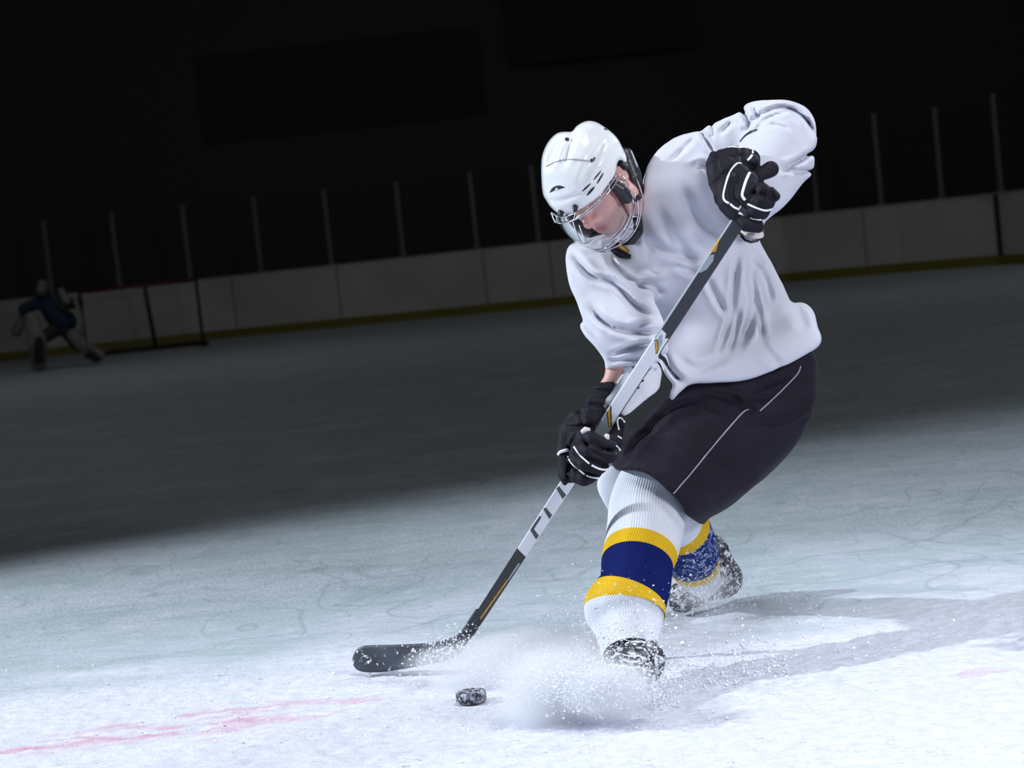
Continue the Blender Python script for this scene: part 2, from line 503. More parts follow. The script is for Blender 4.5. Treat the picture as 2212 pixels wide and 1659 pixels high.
# ice sheet
xs = np.unique(np.r_[np.linspace(-24, -3.2, 60), np.linspace(-3.2, 3.2, 520), np.linspace(3.2, 24, 60)])
ys = np.unique(np.r_[np.linspace(-6, 3.4, 30), np.linspace(3.4, 6.6, 300), np.linspace(6.6, 12, 130), np.linspace(12, 44, 110)])
X, Y = np.meshgrid(xs, ys, indexing='ij')
dn = np.clip((X + Y * 0.08), -99, 99)
near = np.clip((7.2 - Y) / 1.6, 0, 1) * np.clip((3.6 - abs(X)) / 0.5, 0, 1)
edge = 5.6 - 0.12 * np.maximum(X, 0) + 0.5 * (fbm(X * 0.9, Y * 2.2, 5) - 0.5)          # where the scraped snow lies
snow = np.clip((edge - Y) / 0.5 + (fbm(X * 2.2, Y * 6, 9) - 0.5) * 1.6 + 0.35, 0, 1)
Zz = near * ((fbm(X * 8, Y * 26, 3) - 0.5) * 0.006 + snow * ((fbm(X * 22, Y * 40, 11) - 0.5) * 0.014 + (fbm(X * 60, Y * 70, 21, 2) - 0.5) * 0.006))
for _pz in (G(1018, 1520),):
    Zz *= np.clip((np.hypot(X - _pz[0], Y - _pz[1]) - 0.045) / 0.05, 0, 1)
V = np.stack([X, Y, Zz - 0.003], -1).reshape(-1, 3)
nx, ny = X.shape; I = np.arange(nx * ny).reshape(nx, ny)
F = np.stack([I[:-1, :-1], I[1:, :-1], I[1:, 1:], I[:-1, 1:]], -1).reshape(-1, 4)
red = np.zeros(X.shape)
for a, b, wd, s in (((-60, 1630), (60, 1612), 0.035, 1.0), ((60, 1610), (330, 1578), 0.10, .85), ((250, 1575), (620, 1535), 0.13, 0.8), ((470, 1590), (600, 1565), 0.06, 0.8), ((600, 1565), (780, 1512), 0.045, 0.9), ((120, 1585), (420, 1548), .05, .6),
                    ((800, 1560), (840, 1556), 0.012, 0.6), ((2060, 1455), (2180, 1440), 0.03, 0.45)):
    A_ = G(*a)[:2]; B_ = G(*b)[:2]; e = B_ - A_; L = e @ e
    t = np.clip(((X - A_[0]) * e[0] + (Y - A_[1]) * e[1]) / L, 0, 1); d = np.hypot(X - A_[0] - t * e[0], Y - A_[1] - t * e[1])
    red = np.maximum(red, s * np.clip(1.25 - d / (wd * (0.5 + 1.4 * fbm(X * 5, Y * 9, 31))), 0, 1))
red *= np.clip((fbm(X * 9, Y * 30, 41) - 0.36) * 3.5, 0, 1) * .9
m_ice = bpy.data.materials.new('rink_ice'); m_ice.use_nodes = True; nt = m_ice.node_tree; b = nt.nodes['Principled BSDF']
b.inputs['Specular IOR Level'].default_value = 0.25
def nd(t, **k):
    n = nt.nodes.new(t)
    for q, v in k.items(): n.inputs[q].default_value = v
    return n
def ramp(fac, p0, p1, c0, c1):
    r = nt.nodes.new('ShaderNodeValToRGB'); r.color_ramp.elements[0].position = p0; r.color_ramp.elements[1].position = p1
    r.color_ramp.elements[0].color = (*c0, 1); r.color_ramp.elements[1].color = (*c1, 1); nt.links.new(fac, r.inputs[0]); return r.outputs[0]
def mixc(f, a, bb):
    m = nt.nodes.new('ShaderNodeMix'); m.data_type = 'RGBA'
    for sck, v in ((m.inputs[0], f), (m.inputs[6], a), (m.inputs[7], bb)):
        if isinstance(v, tuple): sck.default_value = (*v, 1)
        elif isinstance(v, float): sck.default_value = v
        else: nt.links.new(v, sck)
    return m.outputs[2]
tc = nd('ShaderNodeTexCoord'); mp = nd('ShaderNodeMapping'); mp.inputs['Scale'].default_value = (1, 1.5, 1); mp.inputs['Rotation'].default_value = (0, 0, 0.12)
nt.links.new(tc.outputs['Object'], mp.inputs['Vector'])
n1 = nd('ShaderNodeTexNoise', Scale=1.1, Detail=7.0, Roughness=0.65); nt.links.new(mp.outputs[0], n1.inputs['Vector'])
n2 = nd('ShaderNodeTexNoise', Scale=9.0, Detail=6.0, Roughness=0.7); nt.links.new(mp.outputs[0], n2.inputs['Vector'])
ice_c = mixc(ramp(n1.outputs[0], 0.35, 0.68, (0, 0, 0), (1, 1, 1)), (0.42, 0.52, 0.55), (0.62, 0.66, 0.76))
ice_c = mixc(ramp(n2.outputs[0], 0.52, 0.78, (0, 0, 0), (0.7, 0.7, 0.7)), ice_c, (0.78, 0.82, 0.88))
for sc, rot, seed in ((0.9, 0.5, 1.0), (1.3, -0.9, 4.0), (0.7, 0.15, 8.0)):     # skate scratches
    mq = nd('ShaderNodeMapping'); mq.inputs['Rotation'].default_value = (0, 0, rot); mq.inputs['Location'].default_value = (seed, seed * 2, 0)
    nt.links.new(tc.outputs['Object'], mq.inputs['Vector'])
    wv = nt.nodes.new('ShaderNodeTexNoise'); wv.inputs['Scale'].default_value = sc * 1.6; wv.inputs['Detail'].default_value = 1.0; wv.inputs['Distortion'].default_value = 0.5
    nt.links.new(mq.outputs[0], wv.inputs['Vector'])
    ma = nt.nodes.new('ShaderNodeMath'); ma.operation = 'SUBTRACT'; ma.inputs[1].default_value = 0.5; nt.links.new(wv.outputs[0], ma.inputs[0])
    mb = nt.nodes.new('ShaderNodeMath'); mb.operation = 'ABSOLUTE'; nt.links.new(ma.outputs[0], mb.inputs[0])
    ice_c = mixc(ramp(mb.outputs[0], 0.0, 0.005, (0.6, 0.6, 0.6), (0, 0, 0)), ice_c, (0.30, 0.36, 0.40))
n5 = nd('ShaderNodeTexNoise', Scale=3.2, Detail=8.0, Roughness=0.7, Distortion=0.8); nt.links.new(mp.outputs[0], n5.inputs['Vector'])
ice_c = mixc(ramp(n5.outputs[0], 0.36, 0.50, (0.55, 0.55, 0.55), (0, 0, 0)), ice_c, (0.36, 0.45, 0.49))
at = nt.nodes.new('ShaderNodeAttribute'); at.attribute_name = 'snow'
n3 = nd('ShaderNodeTexNoise', Scale=28.0, Detail=5.0, Roughness=0.7); nt.links.new(mp.outputs[0], n3.inputs['Vector'])
snow_c = mixc(ramp(n3.outputs[0], 0.35, 0.65, (0, 0, 0), (1, 1, 1)), (0.60, 0.62, 0.72), (0.72, 0.74, 0.82))
col = mixc(at.outputs['Fac'], ice_c, snow_c)
ar = nt.nodes.new('ShaderNodeAttribute'); ar.attribute_name = 'paint'
nt.links.new(mixc(ar.outputs['Fac'], col, (0.60, 0.28, 0.38)), b.inputs['Base Color'])
rr = nt.nodes.new('ShaderNodeMapRange'); rr.inputs[3].default_value = 0.42; rr.inputs[4].default_value = 0.85
nt.links.new(at.outputs['Fac'], rr.inputs[0]); nt.links.new(rr.outputs[0], b.inputs['Roughness'])
bp = nt.nodes.new('ShaderNodeBump'); bp.inputs['Strength'].default_value = 0.5; bp.inputs['Distance'].default_value = 0.012
n4 = nd('ShaderNodeTexNoise', Scale=75.0, Detail=4.0, Roughness=0.75); nt.links.new(tc.outputs['Object'], n4.inputs['Vector'])
ad = nt.nodes.new('ShaderNodeMath'); ad.operation = 'MULTIPLY_ADD'; ad.inputs[1].default_value = 0.7; nt.links.new(n4.outputs[0], ad.inputs[0]); nt.links.new(n3.outputs[0], ad.inputs[2])
nt.links.new(ad.outputs[0], bp.inputs['Height']); nt.links.new(bp.outputs[0], b.inputs['Normal'])
floor = mesh('floor', V, F, m_ice)
for nm, arr in (('snow', snow), ('paint', red)):
    a_ = floor.data.attributes.new(nm, 'FLOAT', 'POINT'); a_.data.foreach_set('value', arr.astype(np.float32).ravel())
props(floor, kind='structure')
if floor.data.polygons[0].normal.z < 0: floor.data.flip_normals()

# boards
m_board = mat('board_white', (0.60, 0.60, 0.59), 0.5, noise=(0.6, (0.50, 0.50, 0.50), 0.12))
m_kick = mat('kick_yellow', (0.20, 0.18, 0.018), 0.6)
m_dark = mat('hall_wall', (0.10, 0.10, 0.10), 0.9)
m_dark2 = mat('hall_panel', (0.06, 0.06, 0.06), 0.9)


def strip(z0, z1, off, th, gaps=()):
    parts = []
    for i, (a, b) in enumerate(zip(WALLP[:-1], WALLP[1:])):
        d = (b - a) / np.linalg.norm(b - a); n = np.array([-d[1], d[0]]); a2 = a - n * off; b2 = b - n * off
        q = [a2, b2, b2 + n * th, a2 + n * th]
        V = np.array([(*p, z0) for p in q] + [(*p, z1) for p in q])
        parts.append((V, box((0, 0, 0), (1, 1, 1))[1]))
    return join(parts)


V, F = strip(0.0, WH, 0.0, 0.08)
boards = props(mesh('wall_back', V, F, m_board, smooth=False), kind='structure')
V, F = strip(0.0, 0.17, 0.012, 0.02)
props(mesh('baseboard_back', V, F, m_kick, smooth=False), kind='structure')
V, F = strip(WH, WH + 0.03, 0.01, 0.10)
props(mesh('trim_1', V, F, mat('cap_rail', (0.40, 0.40, 0.39), 0.5), smooth=False), kind='structure')
parts = []
for x in (495, 722, 1045, 1186, 1560, 1863):
    q, d = wall_at(x); n = np.array([-d[1], d[0]]); a = q - n * 0.006
    w2 = 0.018; z0 = 0.17
    Vb = np.array([(*(a - d * w2), z0), (*(a + d * w2), z0), (*(a + d * w2 + n * .004), z0), (*(a - d * w2 + n * .004), z0)] + [(*(a - d * w2), WH), (*(a + d * w2), WH), (*(a + d * w2 + n * .004), WH), (*(a - d * w2 + n * .004), WH)])
    parts.append((Vb, box((0, 0, 0), (1, 1, 1))[1]))
V, F = join(parts); props(mesh('trim_2', V, F, mat('board_seam', (0.28, 0.28, 0.28), 0.7), smooth=False), kind='structure')
q, d = wall_at(2152); n = np.array([-d[1], d[0]]); a = q - n * 0.016; w2 = 0.085
Vb = np.array([(*(a - d * w2), z) for z in (0.17,)] + [(*(a + d * w2), .17), (*(a + d * w2 + n * .006), .17), (*(a - d * w2 + n * .006), .17), (*(a - d * w2), WH), (*(a + d * w2), WH), (*(a + d * w2 + n * .006), WH), (*(a - d * w2 + n * .006), WH)])
props(mesh('trim_3', Vb, box((0, 0, 0), (1, 1, 1))[1], mat('goal_line_red', (0.06, 0.010, 0.014), 0.6), smooth=False), kind='structure')

# hall shell
for nm, lo, hi in (('wall_hall', (-26, 47.5, -0.2), (26, 47.8, 12)), ('wall_left', (-24.3, -7, -0.2), (-24, 47.5, 12)), ('wall_right', (24, -7, -0.2), (24.3, 47.5, 12)),
                   ('ceiling', (-24.3, -7, 12), (24.3, 47.8, 12.2))):
    V, F = box(lo, hi); props(mesh(nm, V, F, m_dark, smooth=False), kind='structure')
# recessed dark openings and a hanging box seen faintly high on the far side
def far_box(name, x0, y0, x1, y1, Z, dep, m, label, cat):
    a = P(x0, y0, Z); b = P(x1, y0, Z); c = P(x1, y1, Z); d_ = P(x0, y1, Z)
    lo = np.array([min(a[0], d_[0]), 0, min(c[2], d_[2])]); hi = np.array([max(b[0], c[0]), 0, max(a[2], b[2])])
    V, F = box((lo[0], a[1], lo[2]), (hi[0], a[1] + dep, hi[2])); return props(mesh(name, V, F, m, smooth=False), label, cat)
far_box('scoreboard', 1100, -10, 1490, 100, 46.5, 0.35, m_dark2, 'black scoreboard box hanging high on the dark end wall above the player', 'scoreboard')
far_box('wall_panel', 430, 120, 1040, 250, 47.0, 0.3, m_dark2, 'long black panel on the dark end wall, above the row of glass posts', 'panel')

# glass posts and panes
m_post = mat('post_metal', (0.16, 0.16, 0.165), 0.6)
post_spec = [(112, 480, 'behind the crouched goalkeeper at the far left'), (262, 462, 'directly above the middle of the goal'), (411, 447, 'above the right end of the goal'),
             (564, 428, 'first to the right of the goal'), (717, 411, 'second to the right of the goal'), (873, 395, 'third to the right of the goal'), (1030, 376, 'fourth to the right of the goal'),
             (1164, 360, 'just left of the white helmet'), (1764, 350, "beside the player's raised elbow"), (1903, 250, 'first clear one right of the player'),
             (2034, 236, 'next left of the one over the red stripe'), (2157, 207, 'standing above the red stripe on the boards')]
pbase = []
for k, (px, ty, wh) in enumerate(post_spec):
    q, d = wall_at(px); n = np.array([-d[1], d[0]]); c = q + n * 0.04
    w3 = np.array([c[0], c[1], WH]) - CAM; v = CY - (w3 @ UPV) / (w3 @ FWD) * FPX; h = (v - ty) / FPX * (w3 @ FWD)
    z0 = WH + 0.03; root = np.array([c[0], c[1], z0]); t = 0.042
    V, F = box((-t, -0.03, 0), (t, 0.03, h)); ang = math.atan2(d[1], d[0]); R = np.array([[math.cos(ang), -math.sin(ang), 0], [math.sin(ang), math.cos(ang), 0], [0, 0, 1]])
    V2, F2 = box((-t - 0.02, -0.045, 0), (t + 0.02, 0.045, 0.05))
    o = mesh('glass_post', *join([(V @ R.T + root, F), (V2 @ R.T + root, F2)]), m_post, smooth=False)
    props(o, 'slim grey upright of the rink glass, ' + wh, 'post', 'uprights of the rink glass')
    pbase.append((c, h))
nw = 0
for k in range(len(pbase) - 1):
    if k == 7: continue
    a, ha = pbase[k]; b, hb = pbase[k + 1]; h = min(ha, hb) - 0.02; nw += 1
    d = (b - a) / np.linalg.norm(b - a); n = np.array([-d[1], d[0]]) * 0.006; a = a + d * 0.045; b = b - d * 0.045
    V = np.array([(*(a - n), WH + .03), (*(b - n), WH + .03), (*(b + n), WH + .03), (*(a + n), WH + .03), (*(a - n), WH + h), (*(b - n), WH + h), (*(b + n), WH + h), (*(a + n), WH + h)])
    props(mesh('window_%d' % nw, V, box((0, 0, 0), (1, 1, 1))[1], m_pane, smooth=False), kind='structure')

# ------------------------------------------------------------------ goal
gp = [G(189, 775), G(440, 748)]                 # feet of the two red posts
gA, gB = [np.array([p[0], p[1]]) for p in gp]
d = (gB - gA) / np.linalg.norm(gB - gA); nb = np.array([-d[1], d[0]])
goal = empty('hockey_goal', (*((gA + gB) / 2), 0), 'red framed ice hockey goal with white net standing before the far boards', 'goal')
GH = 1.24
def p3(q, z): return np.array([q[0], q[1], z])
mid = (gA + gB) / 2; back = mid + nb * 0.95
Vp = [tube([p3(gA, 0), p3(gA, GH)], 0.035), tube([p3(gB, 0), p3(gB, GH)], 0.035), tube([p3(gA, GH), p3(gB, GH)], 0.035)]
for nm, vf in zip(('goal_post', 'goal_post', 'crossbar'), Vp): mesh(nm, *vf, m_red, goal)
ba, bb = gA + d * 0.35 + nb * 0.95, gB - d * 0.35 + nb * 0.95
m_net = mat('net_cord', (0.30, 0.30, 0.30), 0.9)
m_gdark = mat('goal_base_dark', (0.035, 0.02, 0.022), 0.7)
mesh('base_frame', *join([tube([p3(gA, .04), p3(gA + nb * .5, .04), p3(ba, .04), p3(bb, .04), p3(gB + nb * .5, .04), p3(gB, .04)], 0.045)]), m_gdark, goal)
mesh('back_post', *join([tube([p3(mid + nb * .95 + d * .05, 0), p3(mid + nb * .45 + d * .05, GH)], 0.04)]), m_gdark, goal)
mesh('top_frame', *join([tube([p3(gA, GH), p3(gA + nb * .45 + d * .2, GH), p3(gB + nb * .45 - d * .2, GH), p3(gB, GH)], 0.03)]), m_gdark, goal)
cords = []
ta, tb = gA + nb * .45 + d * .2, gB + nb * .45 - d * .2
for s in np.linspace(0, 1, 26):
    cords.append(tube([p3(ta + (tb - ta) * s, GH), p3(ba + (bb - ba) * s, .04)], 0.003, 4)); cords.append(tube([p3(gA + (gB - gA) * s, GH), p3(ta + (tb - ta) * s, GH)], 0.003, 4))
for s in np.linspace(0.05, .95, 16):
    A1 = p3(ta, GH) * (1 - s) + p3(ba, .04) * s; B1 = p3(tb, GH) * (1 - s) + p3(bb, .04) * s; z = GH * (1 - s) + .04 * s
    cords.append(tube([A1, B1], 0.003, 4)); cords.append(tube([p3(gA, z), A1], 0.003, 4)); cords.append(tube([p3(gB, z), B1], 0.003, 4))
mesh('net', *join(cords), m_net, goal)

# ------------------------------------------------------------------ far goalkeeper
def z_at(px, py): return GZ(px, py)
GZk = z_at(95, 800)
gk_base = G(110, 795)
gk = empty('person', gk_base, 'goalkeeper crouching in a dark blue jersey and big leg pads by the far goal', 'person')
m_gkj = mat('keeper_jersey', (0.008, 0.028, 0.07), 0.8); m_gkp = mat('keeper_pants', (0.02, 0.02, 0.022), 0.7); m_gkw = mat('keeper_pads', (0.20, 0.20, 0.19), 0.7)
m_gkmask = mat('keeper_mask', (0.12, 0.12, 0.11), 0.5); m_olive = mat('olive_panel', (0.07, 0.065, 0.02), 0.8); m_purp = mat('purple_crest', (0.10, 0.06, 0.16), 0.8)
def gfield(x0, y0, x1, y1, zc=GZk, zr=0.6, h=0.022):
    a = CC(x0, y1, zc); b_ = CC(x1, y0, zc); return Field([a[0], a[1], zc - zr], [b_[0], b_[1], zc + zr], h)
Z0 = GZk
f = gfield(20, 590, 245, 815)
f.chain([(91, 622, Z0 - .15, .09), (100, 650, Z0 - .05, .09), (130, 700, Z0 + .1, .15)], .04)
f.chain([(130, 705, Z0 + .1, .14), (82, 738, Z0 - .1, .09), (84, 790, Z0, .06)], .04).chain([(140, 705, Z0 + .1, .14), (160, 742, Z0, .09), (200, 768, Z0 + .1, .06)], .04)
f.chain([(80, 655, Z0, .08), (52, 672, Z0, .06), (41, 705, Z0 - .2, .05)], .03).chain([(120, 645, Z0, .08), (150, 660, Z0, .06), (140, 640, Z0 - .2, .05)], .03)
f.build('body', m_gkp, gk)
f = gfield(15, 595, 245, 760)
f.chain([(98, 655, Z0 - .03, .14), (118, 680, Z0 + .05, .18), (140, 695, Z0 + .1, .2)], .05).chain([(85, 652, Z0, .11), (52, 668, Z0 - .03, .10)], .04)
f.chain([(115, 650, Z0, .11), (150, 655, Z0, .10), (168, 655, Z0 - .05, .10)], .04)
f.build('jersey', m_gkj, gk)
f = gfield(60, 595, 120, 650, zr=.4, h=.012); f.chain([(92, 618, Z0 - .17, .105), (90, 628, Z0 - .2, .09)], .03); f.build('goalie_mask', m_gkmask, gk)
f = gfield(15, 670, 80, 740, zr=.5, h=.015); f.chain([(44, 695, Z0 - .3, .07), (36, 716, Z0 - .3, .09)], .03); f.build('blocker_glove', m_gkmask, gk)
f = gfield(100, 600, 190, 680, zr=.5, h=.015); f.chain([(132, 628, Z0 - .3, .05), (144, 650, Z0 - .3, .07)], .03); f.build('catching_glove', m_gkw, gk)
f = gfield(110, 640, 165, 690, zr=.5, h=.015); f.chain([(125, 655, Z0 - .14, .03), (148, 674, Z0 - .08, .04)], .02); f.build('sleeve_panel', m_olive, gk)
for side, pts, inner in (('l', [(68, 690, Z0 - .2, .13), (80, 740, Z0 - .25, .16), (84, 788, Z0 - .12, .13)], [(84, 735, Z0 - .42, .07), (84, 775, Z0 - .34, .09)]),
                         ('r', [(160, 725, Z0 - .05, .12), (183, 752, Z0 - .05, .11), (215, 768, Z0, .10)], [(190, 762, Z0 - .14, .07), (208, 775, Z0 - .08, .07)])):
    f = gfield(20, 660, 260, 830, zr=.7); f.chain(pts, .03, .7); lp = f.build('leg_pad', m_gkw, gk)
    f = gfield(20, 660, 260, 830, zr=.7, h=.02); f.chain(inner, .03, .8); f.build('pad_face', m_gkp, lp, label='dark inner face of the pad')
gs = empty('goalie_stick', P(75, 800, Z0 - .6), "pale goalkeeper's stick held upright beside the far goal post", 'hockey stick')
mesh('shaft', *tube([P(160, 640, Z0 - .3), P(176, 690, Z0 - .35), P(180, 735, Z0 - .4)], 0.03), m_gkw, gs)
mesh('blade', *tube([P(178, 728, Z0 - .4), P(184, 764, Z0 - .4)], [0.03, 0.055]), m_gkw, gs)

# ------------------------------------------------------------------ the player
player = empty('person', G(1400, 1470), 'hockey player in white jersey and white helmet bending low over a hockey stick', 'person')

# ---- head frame
Fv = np.array([-.40, -.66, .656]); Uv = np.array([-.45, .75, .48])
Fv /= np.linalg.norm(Fv); Uv -= Fv * (Uv @ Fv); Uv /= np.linalg.norm(Uv); Lv = np.cross(Uv, Fv)
flip = np.array([1, 1, -1.0])
HL, HF, HU = Lv * flip, Fv * flip, Uv * flip
HC = CC(1284, 384, 4.87)


def hp(l, fw, u): return HC + HL * l + HF * fw + HU * u          # a point of the head, in view-frame metres
def hw(l, fw, u): return to_world(hp(l, fw, u)[None])[0]


def head_grid(lo, hi, h):
    c = [hp(a, b, q) for a in (lo[0], hi[0]) for b in (lo[1], hi[1]) for q in (lo[2], hi[2])]
    return Field(np.min(c, 0), np.max(c, 0), h)


def loc(f):
    x, y, z = f.x - HC[0], f.y - HC[1], f.z - HC[2]
    return [x * a[0] + y * a[1] + z * a[2] for a in (HL, HF, HU)]


def ell(q, c, r, p=2.0):
    a = [(q[i] - c[i]) / r[i] for i in range(3)]
    if p == 2: k = np.sqrt(a[0] ** 2 + a[1] ** 2 + a[2] ** 2)
    else: k = (abs(a[0]) ** p + abs(a[1]) ** p + abs(a[2]) ** p) ** (1 / p)
    return (k - 1) * min(r)


# body: head, neck, arms, trunk and legs as one skin
HELM = (HC, HL, HF, HU)
Ff = np.array([-.40, -.70, .59]); Uf = np.array([-.70, .66, .27]); Ff /= np.linalg.norm(Ff); Uf -= Ff * (Uf @ Ff); Uf /= np.linalg.norm(Uf)
HL, HF, HU = np.cross(Uf, Ff) * flip, Ff * flip, Uf * flip; HC = CC(1292, 398, 4.87)      # the face looks further down than the shell suggests
HEADB = ([-.1, -.12, -.15], [.1, .16, .14])
f = head_grid(*HEADB, .0028); q = loc(f)
def hc(a, b, ra, rb): return f.cap(hp(*a), hp(*b), ra, rb)
f.add(ell(q, (0, -.008, .030), (.072, .088, .082)), 0); f.add(ell(q, (0, .03, -.03), (.060, .066, .085)), .03)
for s in (1, -1):
    f.add(hc((s * .050, -.005, -.062), (s * .014, .072, -.108), .018, .016), .03)
    f.add(hc((s * .045, .062, -.022), (s * .05, .035, -.02), .018, .018), .025)
    f.add(hc((s * .012, .092, .018), (s * .045, .078, .018), .010, .010), .018)
    f.sub(hc((s * .028, .108, -.003), (s * .036, .105, -.003), .016, .013), .014)
    f.add(ell(q, (s * .031, .080, -.004), (.017, .013, .012)), .004)
f.add(hc((0, .09, .012), (0, .120, -.030), .009, .0140), .012)
for s in (1, -1): f.add(ell(q, (s * .013, .106, -.036), (.009, .011, .009)), .008)
f.add(ell(q, (0, .076, -.062), (.034, .026, .028)), .02); f.add(ell(q, (0, .070, -.105), (.022, .020, .018)), .02)
f.add(hc((-.018, .095, -.060), (.018, .095, -.060), .0055, .0055), .008); f.add(hc((-.016, .093, -.072), (.016, .093, -.072), .0065, .0065), .008)
f.sub(hc((-.02, .104, -.066), (.02, .104, -.066), .0035, .0035), .004)
for s in (1, -1):
    f.add(ell(q, (s * .076, -.008, -.010), (.010, .016, .026)), .008); f.sub(ell(q, (s * .085, -.004, -.010), (.006, .009, .016)), .006)
Vh, Qh = f.net(); Vh = smooth_mesh(Vh, Qh, 1); Lh = (Vh - HC) @ np.stack([HL, HF, HU], 1)
# trunk, arms, legs
NECKB = hp(0, -.035, -.06)
npx = lambda p: (CX + p[0] / p[2] * FPX, CY - p[1] / p[2] * FPX, p[2])
fb = Field(CC(1180, 1540, 4.3) * [1, 1, 1] + [-.1, -.1, 0], [CC(1800, 200, 5.3)[0] + .05, CC(1800, 200, 5.3)[1] + .05, 5.95], 0.011)
nk = npx(NECKB)
fb.chain([(*nk, .054), (1358, 462, 5.0, .05), (1420, 500, 5.15, .055)], .02)
fb.chain([(1440, 480, 5.17, .07), (1520, 580, 5.22, .10), (1620, 760, 5.30, .11)], .04)
fb.chain([(1440, 490, 5.16, .05), (1340, 570, 5.06, .055), (1325, 660, 4.95, .045), (1345, 745, 4.88, .036), (1328, 820, 4.87, .0285), (1298, 860, 4.87, .024), (1258, 935, 4.86, .020)], .015)
fb.chain([(1480, 380, 5.08, .065), (1690, 290, 5.0, .045), (1640, 370, 4.85, .033), (1600, 400, 4.74, .03)], .02)
fb.chain([(1620, 830, 5.3, .11), (1430, 1040, 5.07, .055), (1395, 1190, 4.96, .05), (1368, 1380, 4.79, .034), (1350, 1450, 4.66, .028)], .03)
fb.chain([(1580, 850, 5.3, .10), (1380, 1010, 5.18, .05), (1450, 1110, 5.33, .045), (1530, 1225, 5.65, .035), (1500, 1278, 5.68, .026)], .03)
Vb, Qb = fb.net(); Vb = smooth_mesh(Vb, Qb, 2)
def orient(V, Q):
    a, b, c = V[Q[:, 0]], V[Q[:, 1]], V[Q[:, 2]]; m = V.mean(0)
    return Q if np.einsum('ij,ij->i', a - m, np.cross(b - m, c - m)).sum() > 0 else Q[:, ::-1]
Wh, Wb = to_world(Vh), to_world(Vb)
W = np.concatenate([Wh, Wb]); Q = np.concatenate([orient(Wh, Qh), orient(Wb, Qb) + len(Wh)])
body = mesh('body', W, Q, m_skin, player)
l_, f_, u_ = Lh[:, 0], Lh[:, 1], Lh[:, 2]
def g_(a, b_, c_, sa, sb, sc): return np.exp(-((abs(l_) - a) / sa) ** 2 - ((f_ - b_) / sb) ** 2 - ((u_ - c_) / sc) ** 2)
TN = {'lip': np.clip(1.5 * g_(0, .098, -.066, .017, .016, .0085), 0, 1), 'flush': np.clip(.8 * g_(0, .12, -.03, .02, .03, .02) + .5 * g_(.048, .06, -.03, .02, .03, .02), 0, .8),
      'stubble': np.clip(.75 * np.clip((-.045 - u_) / .02, 0, 1) * np.clip((f_ - .0) / .03, 0, 1), 0, .6), 'brow': np.clip(1.2 * g_(.030, .092, .019, .02, .02, .0045), 0, .9)}
for nm_, ar_ in TN.items():
    a_ = body.data.attributes.new(nm_, 'FLOAT', 'POINT'); a_.data.foreach_set('value', np.r_[ar_, np.zeros(len(Vb))].astype(np.float32))

# ---- helmet
HC, HL, HF, HU = HELM
HPOLY = [(1169, 354), (1174, 325), (1185, 304), (1202, 289), (1216, 284), (1227, 284), (1236, 283), (1245, 272), (1260, 263), (1274, 260), (1289, 263), (1303, 272), (1320, 284),
         (1335, 299), (1344, 316), (1353, 335), (1354, 356), (1338, 342), (1333, 364), (1327, 381), (1313, 400), (1298, 422), (1274, 441), (1250, 456), (1224, 465), (1207, 464),
         (1192, 453), (1178, 436), (1171, 424), (1170, 405), (1169, 378)]
f = head_grid([-.14, -.17, -.1], [.14, .18, .18], .0032); q = loc(f)
d = ell(q, (0, 0, .028), (.119, .150, .130), 2.25); f.F = d.astype(np.float32)
f.trim(HPOLY, .012, 1)
STR = [([(1224, 286), (1200, 318), (1182, 362)], 7, -.0045), ([(1240, 286), (1226, 320), (1219, 356)], 7, -.006), ([(1303, 300), (1287, 330), (1268, 370), (1255, 400)], 8, -.004),
       ([(1337, 345), (1325, 370), (1300, 405)], 6, -.002), ([(1180, 432), (1215, 436), (1262, 412), (1300, 385)], 5, -.002), ([(1265, 272), (1262, 300), (1250, 350)], 14, .003),
       ([(1320, 300), (1310, 330), (1290, 370)], 9, .003)]
f.relief(stroke_raster(STR, (1150, 240, 1380, 490)))
f.sub(ell(q, (0, 0, .02), (.104, .135, .112), 2.2), .003)
helmet = f.build('helmet', m_helmet, player)
hb = bvh_of(helmet)
mesh('shell_seam', *line_on(hb, [(1180, 360), (1200, 349), (1225, 344), (1252, 345), (1277, 349)], 4.8, .0011), mat('seam_grey', (.25, .25, .3), .6), helmet)
def vent(pl, r, lift=.0008): return mesh('vent', *line_on(hb, pl, 4.8, r, lift=lift, step=2, smooth=0), m_black, helmet)
vent([(1298, 369), (1282, 389)], [.0008, .0020, .0020, .0008]); vent([(1303, 374), (1290, 396)], [.0012, .0022, .0022, .0012])
vent([(1276, 396), (1258, 413)], [.0010, .0024, .0024, .0010]); vent([(1284, 404), (1268, 422)], [.0014, .0030, .0030, .0014])
vent([(1276, 348), (1284, 343), (1285, 339)], [.0045, .0040, .0010]); vent([(1224, 304), (1226, 299)], [.005, .005]); vent([(1305, 278), (1311, 281)], [.003, .003])
mesh('emblem', *join([line_on(hb, [(1188, 416), (1194, 409), (1203, 405), (1212, 404), (1220, 405)], 4.7, [.0006, .0040, .0052, .0040, .0006], lift=.0005, step=2, k=.25),
                      ]), m_black, helmet)
mesh('emblem_peak', *line_on(hb, [(1200, 411), (1203, 406), (1207, 411)], 4.7, [.0010, .0024, .0010], lift=.0016, step=2, k=.3, smooth=0), m_helmet, helmet, label='white peak of the emblem')

